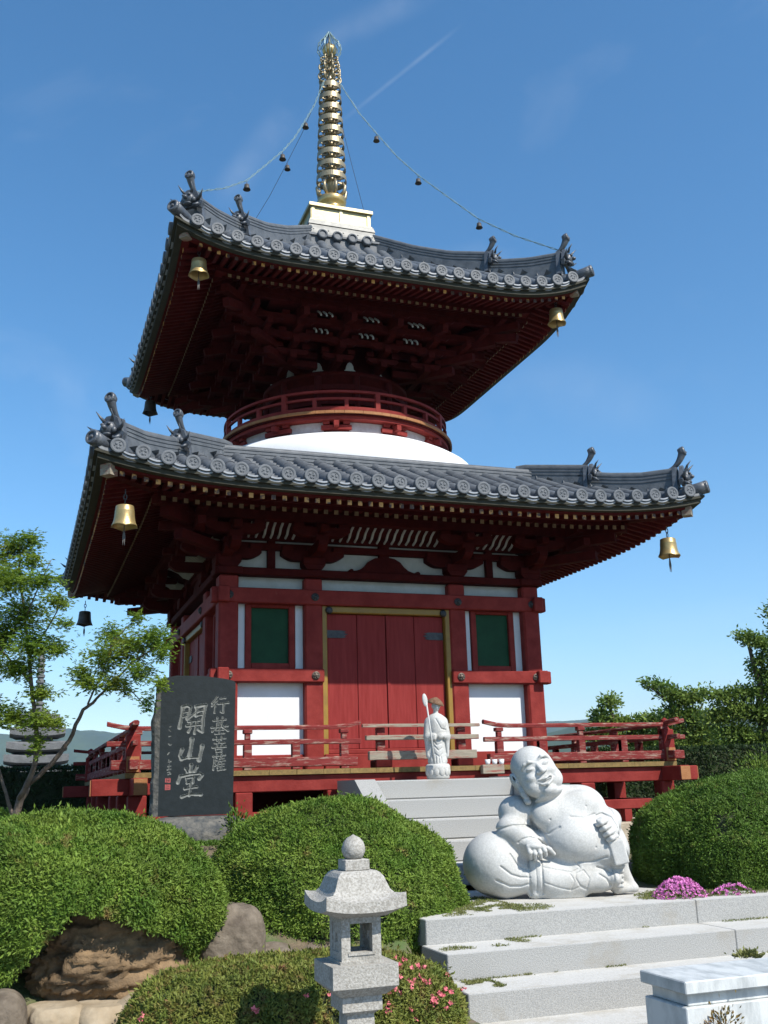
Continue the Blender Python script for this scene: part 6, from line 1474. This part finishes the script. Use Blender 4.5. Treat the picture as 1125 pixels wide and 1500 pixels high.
# hedges behind the building
def hedge(name, x0, x1, y0, y1, z0, z1, n, label, seed, rz=0):
    n1 = int(n*.45); n2 = n-n1; L = x1-x0
    a = np.stack([rng.uniform(x0, x1, n1), rng.uniform(y0, y1, n1), np.full(n1, z1)], 1); b = np.stack([rng.uniform(x0, x1, n2), np.full(n2, y0), rng.uniform(z0, z1, n2)], 1)
    c = np.stack([np.where(rng.random(n2//3) < .5, x0, x1), rng.uniform(y0, y1, n2//3), rng.uniform(z0, z1, n2//3)], 1)
    P = np.concatenate([a, b, c]); P += fbm(P, seed, 2, 3)[:, None]*np.array([.03, .05, .05]); Nn = np.concatenate([np.tile([0, 0, 1.], (n1, 1)), np.tile([0, -1., 0], (n2, 1)), np.tile([0, 0, .5], (n2//3, 1))])
    V, F, T = leaves(P, unit(Nn*.6+rdir(len(P))), .07*rng.uniform(.7, 1.3, len(P)), .035, np.clip(1+.3*fbm(P, seed+1, 3, 3)+rng.normal(size=len(P))*.15, .4, 1.7))
    mb = MB(); mb.bx(x0+.03, x1-.03, y0+.05, y1-.03, z0, z1-.05); Vc = np.array([tuple(v) for v in mb.v]); Fc = np.array(mb.f)
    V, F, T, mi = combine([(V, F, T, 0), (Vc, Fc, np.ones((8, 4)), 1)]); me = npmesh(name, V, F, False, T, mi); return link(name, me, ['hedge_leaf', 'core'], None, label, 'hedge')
hedge('clipped_hedge', -9.5, 4.0, 4.6, 5.3, .1, 1.27, 26000, 'long dark clipped hedge behind the pagoda on the left', 3)
hedge('clipped_hedge', 5.2, 13.5, 1.3, 2.1, .1, 1.31, 22000, 'dark clipped hedge behind the pagoda on the right, below the trees', 4)
sp_ = at(1118, 1140, 16.5); weed(tuple(sp_), (.35, .3, .38), 700, .07, 'juniper_leaf', 'bright green sapling in front of the right hedge', 'tree', name='sapling')
# ---------------- haze
mb = MB(); mb.bx(-3900, 3900, -3900, 3900, -60, 330); hz = mb.build('haze', 'white', None, kind='stuff'); hz.data.materials.clear()
hm = bpy.data.materials.new('haze_air'); hm.use_nodes = True; t = hm.node_tree; t.nodes.clear(); ou = t.nodes.new('ShaderNodeOutputMaterial'); pv = t.nodes.new('ShaderNodeVolumePrincipled')
pv.inputs['Color'].default_value = (.62, .78, 1.0, 1); pv.inputs['Density'].default_value = .00013; pv.inputs['Anisotropy'].default_value = .2; t.links.new(pv.outputs[0], ou.inputs['Volume']); hz.data.materials.append(hm)
